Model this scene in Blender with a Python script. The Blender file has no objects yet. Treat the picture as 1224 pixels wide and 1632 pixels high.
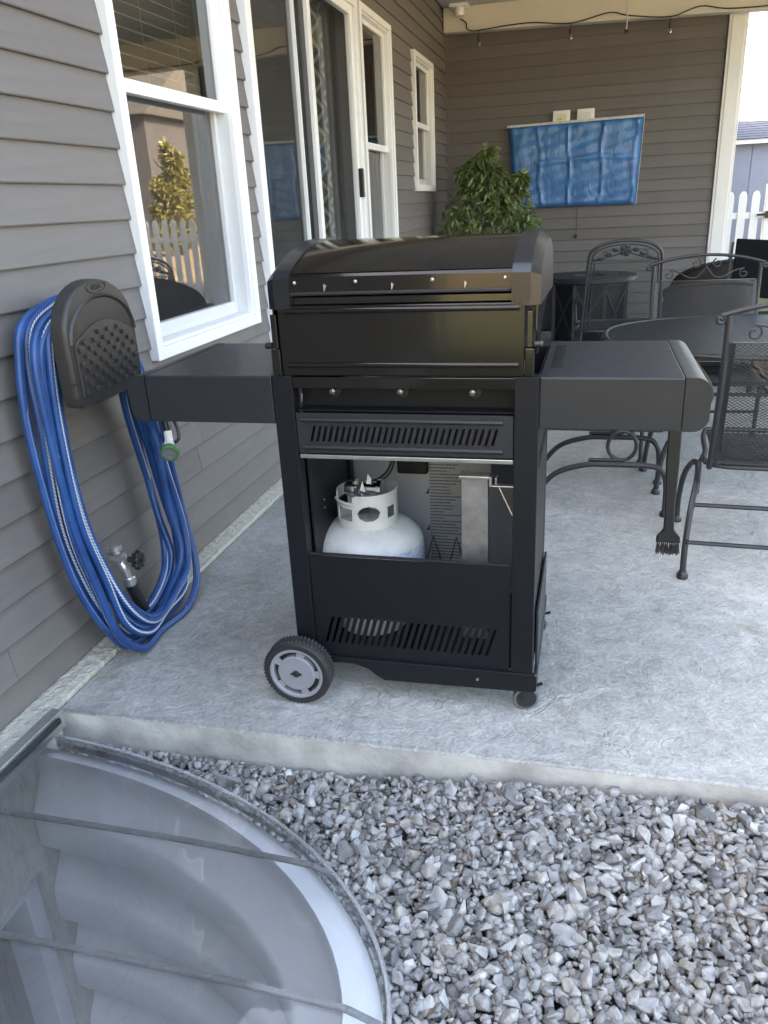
import bpy, bmesh, math, random
import numpy as np
from mathutils import Vector, Matrix
random.seed(7); rng = np.random.default_rng(7)
PI = math.pi
S = bpy.context.scene
COL = S.collection

# ------------------------------------------------------------------ camera
cam_d = bpy.data.cameras.new('camera'); cam = bpy.data.objects.new('camera', cam_d); COL.objects.link(cam)
cam_d.sensor_fit = 'VERTICAL'; cam_d.sensor_height = 36.0; cam_d.lens = 1250/1632*36.0
cam_d.clip_start = 0.02; cam_d.clip_end = 4000
R = ((0.96886363, 0.04600919, -0.24328259), (0.24299524, -0.36521178, 0.89865103), (-0.04750346, -0.92978681, -0.36502042))
cam.matrix_world = Matrix(((R[0][0], -R[0][1], -R[0][2], 1.559), (R[1][0], -R[1][1], -R[1][2], 0.0), (R[2][0], -R[2][1], -R[2][2], 1.35), (0, 0, 0, 1)))
S.camera = cam
# ------------------------------------------------------------------ sky, sun, exposure
SUN_EL = math.radians(31); SUN_AZ = math.atan2(-0.93, -0.30)      # the sun stands behind the house, which shades the patio
W = bpy.data.worlds.new('World'); S.world = W; W.use_nodes = True
wn = W.node_tree.nodes; wl = W.node_tree.links
bg = wn['Background']; sky = wn.new('ShaderNodeTexSky'); sky.sky_type = 'NISHITA'; sky.sun_disc = False
sky.sun_elevation = SUN_EL; sky.sun_rotation = SUN_AZ; sky.air_density = 1.0; sky.dust_density = 6.0; sky.ozone_density = 1.0
wl.new(sky.outputs['Color'], bg.inputs['Color']); bg.inputs['Strength'].default_value = 0.15
sd = bpy.data.lights.new('sun', 'SUN'); sd.energy = 4.0; sd.angle = math.radians(0.53); sd.color = (1, 0.93, 0.82)
so = bpy.data.objects.new('sun', sd); COL.objects.link(so)
sv = Vector((math.sin(SUN_AZ)*math.cos(SUN_EL), math.cos(SUN_AZ)*math.cos(SUN_EL), math.sin(SUN_EL)))
so.rotation_euler = (-sv).to_track_quat('-Z', 'Y').to_euler(); so.location = (-6, -2, 12)
S.view_settings.view_transform = 'Standard'; S.view_settings.look = 'None'; S.view_settings.gamma = 1.0
S.view_settings.use_curve_mapping = False
S.view_settings.exposure = 3.75
S.view_settings.use_white_balance = True; S.view_settings.white_balance_temperature = 7950; S.view_settings.white_balance_tint = 10   # the phone's balance for open shade

# ------------------------------------------------------------------ materials
def new_mat(name):
    m = bpy.data.materials.new(name); m.use_nodes = True
    return m, m.node_tree.nodes, m.node_tree.links, m.node_tree.nodes['Principled BSDF']
def ramp(n, stops):
    r = n.new('ShaderNodeValToRGB'); e = r.color_ramp.elements
    while len(e) < len(stops): e.new(0.5)
    for q, (p, c) in zip(e, stops): q.position = p; q.color = (*c, 1)
    return r
def noise(n, l, scale, detail=4, rough=0.55, vec=None, dist=0.0):
    t = n.new('ShaderNodeTexNoise'); t.inputs['Scale'].default_value = scale; t.inputs['Detail'].default_value = detail
    t.inputs['Roughness'].default_value = rough; t.inputs['Distortion'].default_value = dist
    if vec: l.new(vec, t.inputs['Vector'])
    return t
def coord(n, l, scale=(1, 1, 1), which='Object'):
    t = n.new('ShaderNodeTexCoord'); m = n.new('ShaderNodeMapping'); m.inputs['Scale'].default_value = scale
    l.new(t.outputs[which], m.inputs['Vector']); return m.outputs['Vector']
def bump(n, l, h, bsdf, strength=0.3, dist=0.01):
    b = n.new('ShaderNodeBump'); b.inputs['Strength'].default_value = strength; b.inputs['Distance'].default_value = dist
    l.new(h, b.inputs['Height']); l.new(b.outputs['Normal'], bsdf.inputs['Normal']); return b
def mat(name, c, rough=0.5, metal=0.0, var=0.12, vscale=6, bstr=0.0, bscale=60, bdist=0.002, stretch=(1, 1, 1), spec=None, rvar=0.0):
    m, n, l, b = new_mat(name)
    v = coord(n, l, stretch)
    t = noise(n, l, vscale, 5, 0.6, v)
    r = ramp(n, [(0.3, tuple(x*(1-var) for x in c)), (0.7, tuple(min(1, x*(1+var)) for x in c))])
    l.new(t.outputs['Fac'], r.inputs['Fac']); l.new(r.outputs['Color'], b.inputs['Base Color'])
    b.inputs['Roughness'].default_value = rough; b.inputs['Metallic'].default_value = metal
    if spec is not None: b.inputs['Specular IOR Level'].default_value = spec
    if rvar:
        mr = n.new('ShaderNodeMapRange'); mr.inputs['To Min'].default_value = max(0.02, rough-rvar); mr.inputs['To Max'].default_value = rough+rvar
        t3 = noise(n, l, vscale*2.3, 4, 0.6, v); l.new(t3.outputs['Fac'], mr.inputs['Value']); l.new(mr.outputs['Result'], b.inputs['Roughness'])
    if bstr:
        t2 = noise(n, l, bscale, 4, 0.6, v); bump(n, l, t2.outputs['Fac'], b, bstr, bdist)
    return m
M = {}
M['siding'] = mat('vinyl siding', (0.147, 0.135, 0.131), 0.55, var=0.07, vscale=3, bstr=0.25, bscale=9, bdist=0.002, stretch=(1.2, 1.2, 14), spec=0.35)
def siding_tone(m):
    n, l = m.node_tree.nodes, m.node_tree.links; b = n['Principled BSDF']; src = b.inputs['Base Color'].links[0].from_socket
    oi = n.new('ShaderNodeObjectInfo'); mr = n.new('ShaderNodeMapRange'); mr.inputs['To Min'].default_value = 0.93; mr.inputs['To Max'].default_value = 1.07; l.new(oi.outputs['Random'], mr.inputs['Value'])
    g = n.new('ShaderNodeNewGeometry'); sz = n.new('ShaderNodeSeparateXYZ'); l.new(g.outputs['Position'], sz.inputs[0])
    sp = noise(n, l, 9, 6, 0.75, g.outputs['Position']); ad = n.new('ShaderNodeMath'); ad.operation = 'MULTIPLY_ADD'; ad.inputs[1].default_value = 0.5; l.new(sp.outputs['Fac'], ad.inputs[0]); l.new(sz.outputs['Z'], ad.inputs[2])
    dr_ = n.new('ShaderNodeMapRange'); dr_.inputs['From Min'].default_value = 0.22; dr_.inputs['From Max'].default_value = 0.5; dr_.inputs['To Min'].default_value = 0.35; dr_.inputs['To Max'].default_value = 0.0; l.new(ad.outputs[0], dr_.inputs['Value'])   # dried splash marks near the ground
    mu = n.new('ShaderNodeMix'); mu.data_type = 'RGBA'; mu.blend_type = 'MULTIPLY'; mu.inputs['Factor'].default_value = 1; l.new(src, mu.inputs['A']); l.new(mr.outputs['Result'], mu.inputs['B'])
    mx = n.new('ShaderNodeMix'); mx.data_type = 'RGBA'; mx.inputs['B'].default_value = (0.24, 0.22, 0.19, 1); l.new(dr_.outputs['Result'], mx.inputs['Factor']); l.new(mu.outputs['Result'], mx.inputs['A']); l.new(mx.outputs['Result'], b.inputs['Base Color'])
siding_tone(M['siding'])
M['white'] = mat('white vinyl', (0.80, 0.80, 0.80), 0.35, var=0.03, vscale=4)
M['cream'] = mat('cream painted beam', (0.66, 0.62, 0.55), 0.5, var=0.04, vscale=3)
M['ceil'] = mat('soffit', (0.50, 0.50, 0.51), 0.5, var=0.03)
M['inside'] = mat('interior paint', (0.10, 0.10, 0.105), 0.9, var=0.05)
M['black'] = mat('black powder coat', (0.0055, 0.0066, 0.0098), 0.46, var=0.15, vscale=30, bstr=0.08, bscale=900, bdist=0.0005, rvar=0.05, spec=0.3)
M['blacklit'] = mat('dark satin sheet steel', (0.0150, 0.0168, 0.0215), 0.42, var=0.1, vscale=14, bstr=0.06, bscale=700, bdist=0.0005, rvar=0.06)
M['gloss'] = mat('black porcelain enamel', (0.008, 0.0075, 0.0075), 0.09, var=0.1, vscale=5, bstr=0.05, bscale=9, bdist=0.002, spec=0.55)
M['enamel'] = mat('brown black enamel', (0.009, 0.008, 0.0075), 0.12, var=0.15, vscale=4, bstr=0.10, bscale=7, bdist=0.003, spec=0.42, stretch=(2.2, 1, 0.25))
M['capm'] = mat('satin black casting', (0.012, 0.013, 0.016), 0.24, var=0.1, vscale=14, spec=0.5, rvar=0.04)
M['steel'] = mat('brushed steel', (0.52, 0.52, 0.53), 0.32, 1.0, var=0.15, vscale=20, bstr=0.1, bscale=60, bdist=0.001, stretch=(1, 1, 0.1))
M['greasy'] = mat('stained galvanised steel', (0.34, 0.335, 0.34), 0.5, 0.75, var=0.25, vscale=18, rvar=0.1)
M['chrome'] = mat('chrome', (0.75, 0.75, 0.76), 0.12, 1.0, var=0.05)
M['zinc'] = mat('zinc casting', (0.60, 0.60, 0.59), 0.32, 0.8, var=0.2, vscale=40, bstr=0.2, bscale=120)
M['alu'] = mat('aluminium channel', (0.50, 0.53, 0.53), 0.35, 0.85, var=0.12, vscale=8)
M['iron'] = mat('wrought iron paint', (0.017, 0.019, 0.023), 0.45, var=0.25, vscale=25, bstr=0.15, bscale=200, bdist=0.001, rvar=0.1)
M['rubber'] = mat('tyre plastic', (0.018, 0.018, 0.02), 0.6, var=0.2, vscale=30, bstr=0.1, bscale=300)
M['hub'] = mat('grey plastic hub', (0.24, 0.245, 0.275), 0.45, var=0.06, vscale=20, bstr=0.1, bscale=500, bdist=0.0005)
M['tread'] = mat('worn tread', (0.05, 0.05, 0.05), 0.75, var=0.5, vscale=90)
M['caster'] = mat('caster tread', (0.11, 0.115, 0.12), 0.35, var=0.2, vscale=50)
M['plastic'] = mat('dark brown plastic', (0.030, 0.0275, 0.0265), 0.42, var=0.12, vscale=20, bstr=0.12, bscale=350, bdist=0.0006, rvar=0.08)
M['blackpl'] = mat('black plastic', (0.016, 0.016, 0.018), 0.35, var=0.2, vscale=20)
M['greenpl'] = mat('green plastic', (0.07, 0.21, 0.09), 0.4, var=0.15, vscale=30)
M['dial'] = mat('grey spray dial', (0.25, 0.26, 0.26), 0.35, 0.3, var=0.3, vscale=60)
M['cable'] = mat('black cable', (0.015, 0.015, 0.015), 0.5)
M['ivory'] = mat('ivory device plate', (0.72, 0.66, 0.45), 0.4, var=0.04)
M['boxface'] = mat('white device plate', (0.62, 0.63, 0.64), 0.4, var=0.05)
M['wicker'] = mat('dark wicker', (0.028, 0.022, 0.020), 0.6, var=0.4, vscale=60, bstr=0.6, bscale=60, bdist=0.004, stretch=(1, 1, 2.5))
M['wickerbr'] = mat('brown wicker', (0.16, 0.115, 0.09), 0.65, var=0.4, vscale=60, bstr=0.6, bscale=60, bdist=0.004, stretch=(1, 1, 2.5))
M['sling'] = mat('black sling fabric', (0.008, 0.008, 0.010), 0.95, spec=0.1)
M['cushion'] = mat('pale cushion', (0.55, 0.56, 0.58), 0.9, var=0.05)
M['bark'] = mat('bark', (0.11, 0.085, 0.06), 0.85, var=0.3, vscale=12, bstr=0.5, bscale=30)
M['pot'] = mat('glazed pot', (0.05, 0.04, 0.035), 0.4)
M['soil'] = mat('potting soil', (0.03, 0.022, 0.016), 0.95)
M['shed'] = mat('blue grey shed siding', (0.20, 0.235, 0.31), 0.6, var=0.05)
M['shingle'] = mat('dark blue shingles', (0.06, 0.07, 0.10), 0.85, var=0.45, vscale=14, stretch=(1, 3, 3))
M['dryleaf'] = mat('dry leaf bits', (0.10, 0.06, 0.038), 0.85, var=0.4, vscale=30)
M['roofm'] = mat('roof shingles', (0.05, 0.048, 0.046), 0.9, var=0.3, vscale=10)
M['glint'] = mat('burner end', (0.30, 0.30, 0.31), 0.25, 1.0, var=0.02)
M['plate'] = mat('brown siding neighbour', (0.05, 0.05, 0.055), 0.6, var=0.1)
M['wellwin'] = mat('basement window frame', (0.72, 0.75, 0.80), 0.35, var=0.03)

def glass(name, ior=1.75, tint=(0.92, 0.95, 0.94), haze=0.0, rough=0.0, bstr=0.0):
    m, n, l, b = new_mat(name); n.remove(b); out = n['Material Output']
    tr = n.new('ShaderNodeBsdfTransparent'); tr.inputs['Color'].default_value = (*tint, 1)
    gl = n.new('ShaderNodeBsdfGlossy'); gl.inputs['Roughness'].default_value = rough
    fr = n.new('ShaderNodeFresnel'); fr.inputs['IOR'].default_value = ior
    mx = n.new('ShaderNodeMixShader'); l.new(fr.outputs['Fac'], mx.inputs['Fac'])
    base = tr.outputs['BSDF']
    if haze:
        df = n.new('ShaderNodeBsdfDiffuse'); df.inputs['Color'].default_value = (0.72, 0.74, 0.76, 1)
        m2 = n.new('ShaderNodeMixShader'); t = noise(n, l, 5, 5, 0.65, coord(n, l))
        mr = n.new('ShaderNodeMapRange'); mr.inputs['To Min'].default_value = haze*0.3; mr.inputs['To Max'].default_value = haze*1.7
        l.new(t.outputs['Fac'], mr.inputs['Value']); l.new(mr.outputs['Result'], m2.inputs['Fac'])
        l.new(base, m2.inputs[1]); l.new(df.outputs['BSDF'], m2.inputs[2]); base = m2.outputs['Shader']
    if bstr:
        t = noise(n, l, 4, 2, 0.5, coord(n, l)); bb = n.new('ShaderNodeBump'); bb.inputs['Strength'].default_value = bstr; bb.inputs['Distance'].default_value = 0.02
        l.new(t.outputs['Fac'], bb.inputs['Height']); l.new(bb.outputs['Normal'], gl.inputs['Normal']); l.new(bb.outputs['Normal'], fr.inputs['Normal'])
    l.new(base, mx.inputs[1]); l.new(gl.outputs['BSDF'], mx.inputs[2]); l.new(mx.outputs['Shader'], out.inputs['Surface'])
    return m
M['glass'] = glass('window glass', 3.0, (0.74, 0.79, 0.78), rough=0.012)
M['greenglass'] = glass('door glass', 3.2, (0.58, 0.74, 0.66), haze=0.05)
M['cover'] = glass('clear polycarbonate', 1.62, (0.975, 0.98, 0.985), haze=0.085, rough=0.02, bstr=0.5)
M['coverrim'] = glass('clear polycarbonate rim', 1.4, (0.93, 0.95, 0.96), haze=0.28, rough=0.1)
M['rib'] = glass('smoky polycarbonate rib', 1.5, (0.48, 0.49, 0.50), haze=0.14, rough=0.08)
M['bulb'] = glass('bulb glass', 1.6, (0.9, 0.88, 0.8))
def screen_mat():
    m, n, l, b = new_mat('insect screen'); out = n['Material Output']
    b.inputs['Base Color'].default_value = (0.10, 0.10, 0.105, 1); b.inputs['Roughness'].default_value = 0.7
    tr = n.new('ShaderNodeBsdfTransparent'); mx = n.new('ShaderNodeMixShader'); mx.inputs['Fac'].default_value = 0.15
    l.new(tr.outputs['BSDF'], mx.inputs[1]); l.new(b.outputs['BSDF'], mx.inputs[2]); l.new(mx.outputs['Shader'], out.inputs['Surface']); return m
M['screen'] = screen_mat()
def concrete_top():
    m, n, l, b = new_mat('stamped concrete')
    v = coord(n, l)
    big = noise(n, l, 1.6, 5, 0.6, v, 0.6); mid = noise(n, l, 9, 6, 0.65, v, 0.8); fine = noise(n, l, 90, 4, 0.6, v)
    # slate ridges: ridged noise of two sizes
    def ridge(scale, w, dist):
        t = noise(n, l, scale, 3, 0.55, v, dist)
        a = n.new('ShaderNodeMath'); a.operation = 'SUBTRACT'; a.inputs[1].default_value = 0.5; l.new(t.outputs['Fac'], a.inputs[0])
        c = n.new('ShaderNodeMath'); c.operation = 'ABSOLUTE'; l.new(a.outputs[0], c.inputs[0])
        r = n.new('ShaderNodeMapRange'); r.interpolation_type = 'SMOOTHSTEP'; r.inputs['From Min'].default_value = 0; r.inputs['From Max'].default_value = w
        r.inputs['To Min'].default_value = 1; r.inputs['To Max'].default_value = 0; l.new(c.outputs[0], r.inputs['Value']); return r.outputs['Result'], t.outputs['Fac']
    r1, s1 = ridge(3.4, 0.006, 1.0); r2, s2 = ridge(7.5, 0.010, 0.9); spk = noise(n, l, 28, 6, 0.75, v, 0.7)
    # break the ridges up so that they do not run on and on
    k = noise(n, l, 6.5, 2, 0.5, v); kr = n.new('ShaderNodeMapRange'); kr.inputs['From Min'].default_value = 0.47; kr.inputs['From Max'].default_value = 0.62; l.new(k.outputs['Fac'], kr.inputs['Value'])
    def mul(a, c):
        q = n.new('ShaderNodeMath'); q.operation = 'MULTIPLY'; l.new(a, q.inputs[0])
        if isinstance(c, float): q.inputs[1].default_value = c
        else: l.new(c, q.inputs[1])
        return q.outputs[0]
    def add(a, c):
        q = n.new('ShaderNodeMath'); q.operation = 'ADD'; l.new(a, q.inputs[0]); l.new(c, q.inputs[1]); return q.outputs[0]
    rid = add(mul(r1, kr.outputs['Result']), mul(mul(r2, kr.outputs['Result']), 0.6))
    h = add(add(mul(rid, -0.20), mul(s1, 0.9)), add(mul(mid.outputs['Fac'], 0.8), add(mul(spk.outputs['Fac'], 0.5), mul(fine.outputs['Fac'], 0.15))))
    cr = ramp(n, [(0.37, (0.25, 0.255, 0.25)), (0.5, (0.375, 0.38, 0.370)), (0.62, (0.50, 0.505, 0.488))])
    mixf = add(mul(big.outputs['Fac'], 0.30), add(mul(mid.outputs['Fac'], 0.28), mul(spk.outputs['Fac'], 0.42))); l.new(mixf, cr.inputs['Fac'])
    mx = n.new('ShaderNodeMix'); mx.data_type = 'RGBA'; mx.inputs['B'].default_value = (0.15, 0.155, 0.16, 1)
    l.new(mul(rid, 0.14), mx.inputs['Factor']); l.new(cr.outputs['Color'], mx.inputs['A'])
    sp = n.new('ShaderNodeMix'); sp.data_type = 'RGBA'; sp.blend_type = 'MULTIPLY'; sp.inputs['Factor'].default_value = 0.55
    fr = ramp(n, [(0.35, (0.72, 0.72, 0.72)), (0.65, (1.15, 1.15, 1.15))]); l.new(fine.outputs['Fac'], fr.inputs['Fac'])
    l.new(mx.outputs['Result'], sp.inputs['A']); l.new(fr.outputs['Color'], sp.inputs['B'])
    st = noise(n, l, 2.3, 6, 0.7, v, 1.2); sr = ramp(n, [(0.57, (1, 1, 1)), (0.66, (0.80, 0.77, 0.72))]); l.new(st.outputs['Fac'], sr.inputs['Fac'])   # old water and rust stains
    sm = n.new('ShaderNodeMix'); sm.data_type = 'RGBA'; sm.blend_type = 'MULTIPLY'; sm.inputs['Factor'].default_value = 0.8; l.new(sp.outputs['Result'], sm.inputs['A']); l.new(sr.outputs['Color'], sm.inputs['B'])
    l.new(sm.outputs['Result'], b.inputs['Base Color']); b.inputs['Roughness'].default_value = 0.42
    bump(n, l, h, b, 0.75, 0.018); return m
M['slabtop'] = concrete_top()
M['slabside'] = mat('concrete edge', (0.42, 0.41, 0.38), 0.8, var=0.3, vscale=7, bstr=0.5, bscale=45, bdist=0.006)
M['stucco'] = mat('brushed foundation coat', (0.52, 0.50, 0.43), 0.85, var=0.15, vscale=14, bstr=1.0, bscale=16, bdist=0.02, stretch=(2.2, 2.2, 0.7))
M['stuccodk'] = M['stucco']
M['liner'] = mat('white well liner', (0.82, 0.85, 0.88), 0.3, var=0.06, vscale=3)
M['field'] = mat('dry field', (0.22, 0.155, 0.090), 0.95, var=0.35, vscale=0.5, bstr=0.5, bscale=4, bdist=0.1)
M['lawn'] = mat('lawn', (0.07, 0.085, 0.03), 0.95, var=0.3, vscale=3, bstr=0.5, bscale=30, bdist=0.05)
M['dirt'] = mat('gravel bed soil', (0.13, 0.125, 0.12), 0.95, var=0.35, vscale=40)
def stone_mat(name, objrandom):
    m, n, l, b = new_mat(name)
    if objrandom:
        oi = n.new('ShaderNodeObjectInfo'); f = oi.outputs['Random']
    else:
        at = n.new('ShaderNodeAttribute'); at.attribute_name = 'tone'; f = at.outputs['Fac']
    r = ramp(n, [(0.0, (0.13, 0.13, 0.128)), (0.18, (0.22, 0.221, 0.222)), (0.42, (0.30, 0.30, 0.30)), (0.62, (0.37, 0.366, 0.358)), (0.72, (0.27, 0.245, 0.212)), (0.80, (0.40, 0.392, 0.375)), (0.93, (0.32, 0.32, 0.322)), (1.0, (0.54, 0.532, 0.515))])
    l.new(f, r.inputs['Fac'])
    t = noise(n, l, 55, 6, 0.7, coord(n, l, which='Generated' if False else 'Object')); rr = ramp(n, [(0.3, (0.62, 0.62, 0.62)), (0.5, (0.95, 0.95, 0.95)), (0.7, (1.28, 1.27, 1.25))]); l.new(t.outputs['Fac'], rr.inputs['Fac'])
    mx = n.new('ShaderNodeMix'); mx.data_type = 'RGBA'; mx.blend_type = 'MULTIPLY'; mx.inputs['Factor'].default_value = 1
    l.new(r.outputs['Color'], mx.inputs['A']); l.new(rr.outputs['Color'], mx.inputs['B']); l.new(mx.outputs['Result'], b.inputs['Base Color'])
    b.inputs['Roughness'].default_value = 0.75
    t2 = noise(n, l, 160, 5, 0.7, coord(n, l)); bump(n, l, t2.outputs['Fac'], b, 0.7, 0.004); return m
M['stone_a'] = stone_mat('crushed stone', False); M['stone_o'] = stone_mat('crushed stone piece', True)
def hose_mat():
    m, n, l, b = new_mat('blue hose'); uv = n.new('ShaderNodeUVMap'); sx = n.new('ShaderNodeSeparateXYZ'); l.new(uv.outputs['UV'], sx.inputs[0])
    r = ramp(n, [(0.0, (0, 0, 0)), (0.452, (0, 0, 0)), (0.458, (1, 1, 1)), (0.542, (1, 1, 1)), (0.548, (0, 0, 0))]); l.new(sx.outputs['X'], r.inputs['Fac'])
    w = n.new('ShaderNodeMath'); w.operation = 'MULTIPLY'; w.inputs[1].default_value = 520; l.new(sx.outputs['Y'], w.inputs[0])
    u2 = n.new('ShaderNodeMath'); u2.operation = 'MULTIPLY_ADD'; u2.inputs[1].default_value = 60; l.new(sx.outputs['X'], u2.inputs[0]); l.new(w.outputs[0], u2.inputs[2])
    sn = n.new('ShaderNodeMath'); sn.operation = 'SINE'; l.new(u2.outputs[0], sn.inputs[0])
    tw = ramp(n, [(0.0, (0.25, 0.30, 0.40)), (0.45, (0.70, 0.72, 0.74))]); l.new(sn.outputs[0], tw.inputs['Fac'])
    nz = noise(n, l, 9, 4, 0.6, coord(n, l)); bl = ramp(n, [(0.3, (0.006, 0.038, 0.155)), (0.7, (0.013, 0.085, 0.27))]); l.new(nz.outputs['Fac'], bl.inputs['Fac'])
    mx = n.new('ShaderNodeMix'); mx.data_type = 'RGBA'; l.new(r.outputs['Color'], mx.inputs['Factor']); l.new(bl.outputs['Color'], mx.inputs['A']); l.new(tw.outputs['Color'], mx.inputs['B'])
    l.new(mx.outputs['Result'], b.inputs['Base Color']); b.inputs['Roughness'].default_value = 0.38
    return m
M['hose'] = hose_mat()
def tarp_mat():
    m, n, l, b = new_mat('blue plastic sheet'); v = coord(n, l)
    t = noise(n, l, 5, 5, 0.6, v, 0.5); r = ramp(n, [(0.3, (0.032, 0.145, 0.38)), (0.7, (0.08, 0.25, 0.55))]); l.new(t.outputs['Fac'], r.inputs['Fac']); l.new(r.outputs['Color'], b.inputs['Base Color'])
    b.inputs['Roughness'].default_value = 0.17; t2 = noise(n, l, 7, 5, 0.6, coord(n, l, (2.2, 1, 0.7)), 1.5); bump(n, l, t2.outputs['Fac'], b, 0.35, 0.03); return m
M['tarp'] = tarp_mat(); M['tarpedge'] = mat('clear plastic hem', (0.50, 0.52, 0.55), 0.3, var=0.25, vscale=30)
def curtain_pattern():
    m, n, l, b = new_mat('trellis curtain'); v = coord(n, l)
    s = n.new('ShaderNodeSeparateXYZ'); l.new(v, s.inputs[0])
    def tri(src, per):
        a = n.new('ShaderNodeMath'); a.operation = 'PINGPONG'; a.inputs[1].default_value = per; l.new(src, a.inputs[0]); return a.outputs[0]
    a = tri(s.outputs['Y'], 0.08); c = tri(s.outputs['Z'], 0.08)
    d = n.new('ShaderNodeMath'); d.operation = 'SUBTRACT'; l.new(a, d.inputs[0]); l.new(c, d.inputs[1])
    e = n.new('ShaderNodeMath'); e.operation = 'ABSOLUTE'; l.new(d.outputs[0], e.inputs[0])
    r = ramp(n, [(0.0, (0.75, 0.75, 0.74)), (0.014, (0.75, 0.75, 0.74)), (0.017, (0.17, 0.17, 0.18))]); l.new(e.outputs[0], r.inputs['Fac']); l.new(r.outputs['Color'], b.inputs['Base Color']); b.inputs['Roughness'].default_value = 0.9; return m
M['trellis'] = curtain_pattern(); M['sheer'] = mat('grey curtain', (0.38, 0.37, 0.36), 0.9, var=0.05)
def leaf_mat(name, a, c):
    m, n, l, b = new_mat(name); at = n.new('ShaderNodeAttribute'); at.attribute_name = 'tone'
    r = ramp(n, [(0.0, a), (1.0, c)]); l.new(at.outputs['Fac'], r.inputs['Fac']); l.new(r.outputs['Color'], b.inputs['Base Color'])
    b.inputs['Roughness'].default_value = 0.38; b.inputs['Subsurface Weight'].default_value = 0.0
    tl = n.new('ShaderNodeBsdfTranslucent'); l.new(r.outputs['Color'], tl.inputs['Color']); mx = n.new('ShaderNodeMixShader'); mx.inputs['Fac'].default_value = 0.25
    l.new(b.outputs['BSDF'], mx.inputs[1]); l.new(tl.outputs['BSDF'], mx.inputs[2]); l.new(mx.outputs['Shader'], n['Material Output'].inputs['Surface']); return m
M['ficus'] = leaf_mat('ficus leaves', (0.05, 0.095, 0.028), (0.33, 0.39, 0.17))
M['autumn'] = leaf_mat('autumn leaves', (0.10, 0.105, 0.025), (0.25, 0.22, 0.06))
def print_mat(name, base, ink, n_rows, seed, thr=0.5, rough=0.35, metal=0.0):
    m, n, l, b = new_mat(name); v = coord(n, l, (1, 1, 1), 'UV')
    s = n.new('ShaderNodeSeparateXYZ'); l.new(v, s.inputs[0])
    row = n.new('ShaderNodeMath'); row.operation = 'MULTIPLY'; row.inputs[1].default_value = n_rows; l.new(s.outputs['Y'], row.inputs[0])
    fl = n.new('ShaderNodeMath'); fl.operation = 'FLOOR'; l.new(row.outputs[0], fl.inputs[0]); fr = n.new('ShaderNodeMath'); fr.operation = 'FRACT'; l.new(row.outputs[0], fr.inputs[0])
    inr = n.new('ShaderNodeMath'); inr.operation = 'LESS_THAN'; inr.inputs[1].default_value = 0.42; l.new(fr.outputs[0], inr.inputs[0])
    cb = n.new('ShaderNodeCombineXYZ'); xs = n.new('ShaderNodeMath'); xs.operation = 'MULTIPLY'; xs.inputs[1].default_value = 60; l.new(s.outputs['X'], xs.inputs[0]); l.new(xs.outputs[0], cb.inputs['X'])
    ys = n.new('ShaderNodeMath'); ys.operation = 'MULTIPLY'; ys.inputs[1].default_value = 7.31; l.new(fl.outputs[0], ys.inputs[0]); l.new(ys.outputs[0], cb.inputs['Y']); cb.inputs['Z'].default_value = seed
    t = noise(n, l, 1.0, 1, 0.5, cb.outputs[0]); g = n.new('ShaderNodeMath'); g.operation = 'GREATER_THAN'; g.inputs[1].default_value = thr-0.14; l.new(t.outputs['Fac'], g.inputs[0])
    wn_ = n.new('ShaderNodeTexWhiteNoise'); wn_.noise_dimensions = '1D'; l.new(fl.outputs[0], wn_.inputs['W'])
    ln = n.new('ShaderNodeMapRange'); ln.inputs['To Min'].default_value = 0.35; ln.inputs['To Max'].default_value = 1.05; l.new(wn_.outputs['Value'], ln.inputs['Value'])
    lt = n.new('ShaderNodeMath'); lt.operation = 'LESS_THAN'; l.new(s.outputs['X'], lt.inputs[0]); l.new(ln.outputs['Result'], lt.inputs[1])
    p1 = n.new('ShaderNodeMath'); p1.operation = 'MULTIPLY'; l.new(inr.outputs[0], p1.inputs[0]); l.new(g.outputs[0], p1.inputs[1])
    p2 = n.new('ShaderNodeMath'); p2.operation = 'MULTIPLY'; l.new(p1.outputs[0], p2.inputs[0]); l.new(lt.outputs[0], p2.inputs[1])
    mx = n.new('ShaderNodeMix'); mx.data_type = 'RGBA'; l.new(p2.outputs[0], mx.inputs['Factor']); mx.inputs['A'].default_value = (*base, 1); mx.inputs['B'].default_value = (*ink, 1)
    l.new(mx.outputs['Result'], b.inputs['Base Color']); b.inputs['Roughness'].default_value = rough; b.inputs['Metallic'].default_value = metal; return m
M['warn'] = print_mat('printed warning text', (0.42, 0.43, 0.44), (0.15, 0.155, 0.16), 36, 3.0, rough=0.4, metal=0.35)
M['doorin'] = mat('door inner sheet', (0.46, 0.48, 0.51), 0.35, 0.45, var=0.05, vscale=5)
M['ink'] = mat('black ink', (0.03, 0.03, 0.03), 0.6)
def tank_mat():
    m, n, l, b = new_mat('tank paint'); v = coord(n, l); t = noise(n, l, 14, 5, 0.7, v)
    r = ramp(n, [(0.3, (0.46, 0.47, 0.45)), (0.62, (0.56, 0.565, 0.545)), (0.8, (0.45, 0.44, 0.40))]); l.new(t.outputs['Fac'], r.inputs['Fac']); l.new(r.outputs['Color'], b.inputs['Base Color']); b.inputs['Roughness'].default_value = 0.38
    t3 = noise(n, l, 26, 6, 0.8, v, 0.6); k = ramp(n, [(0.66, (1, 1, 1)), (0.70, (0.42, 0.36, 0.30))]); l.new(t3.outputs['Fac'], k.inputs['Fac'])
    mk = n.new('ShaderNodeMix'); mk.data_type = 'RGBA'; mk.blend_type = 'MULTIPLY'; mk.inputs['Factor'].default_value = 0.8; l.new(r.outputs['Color'], mk.inputs['A']); l.new(k.outputs['Color'], mk.inputs['B']); l.new(mk.outputs['Result'], b.inputs['Base Color'])
    t2 = noise(n, l, 40, 3, 0.5, v); bump(n, l, t2.outputs['Fac'], b, 0.08, 0.003); return m
M['tank'] = tank_mat()
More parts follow.
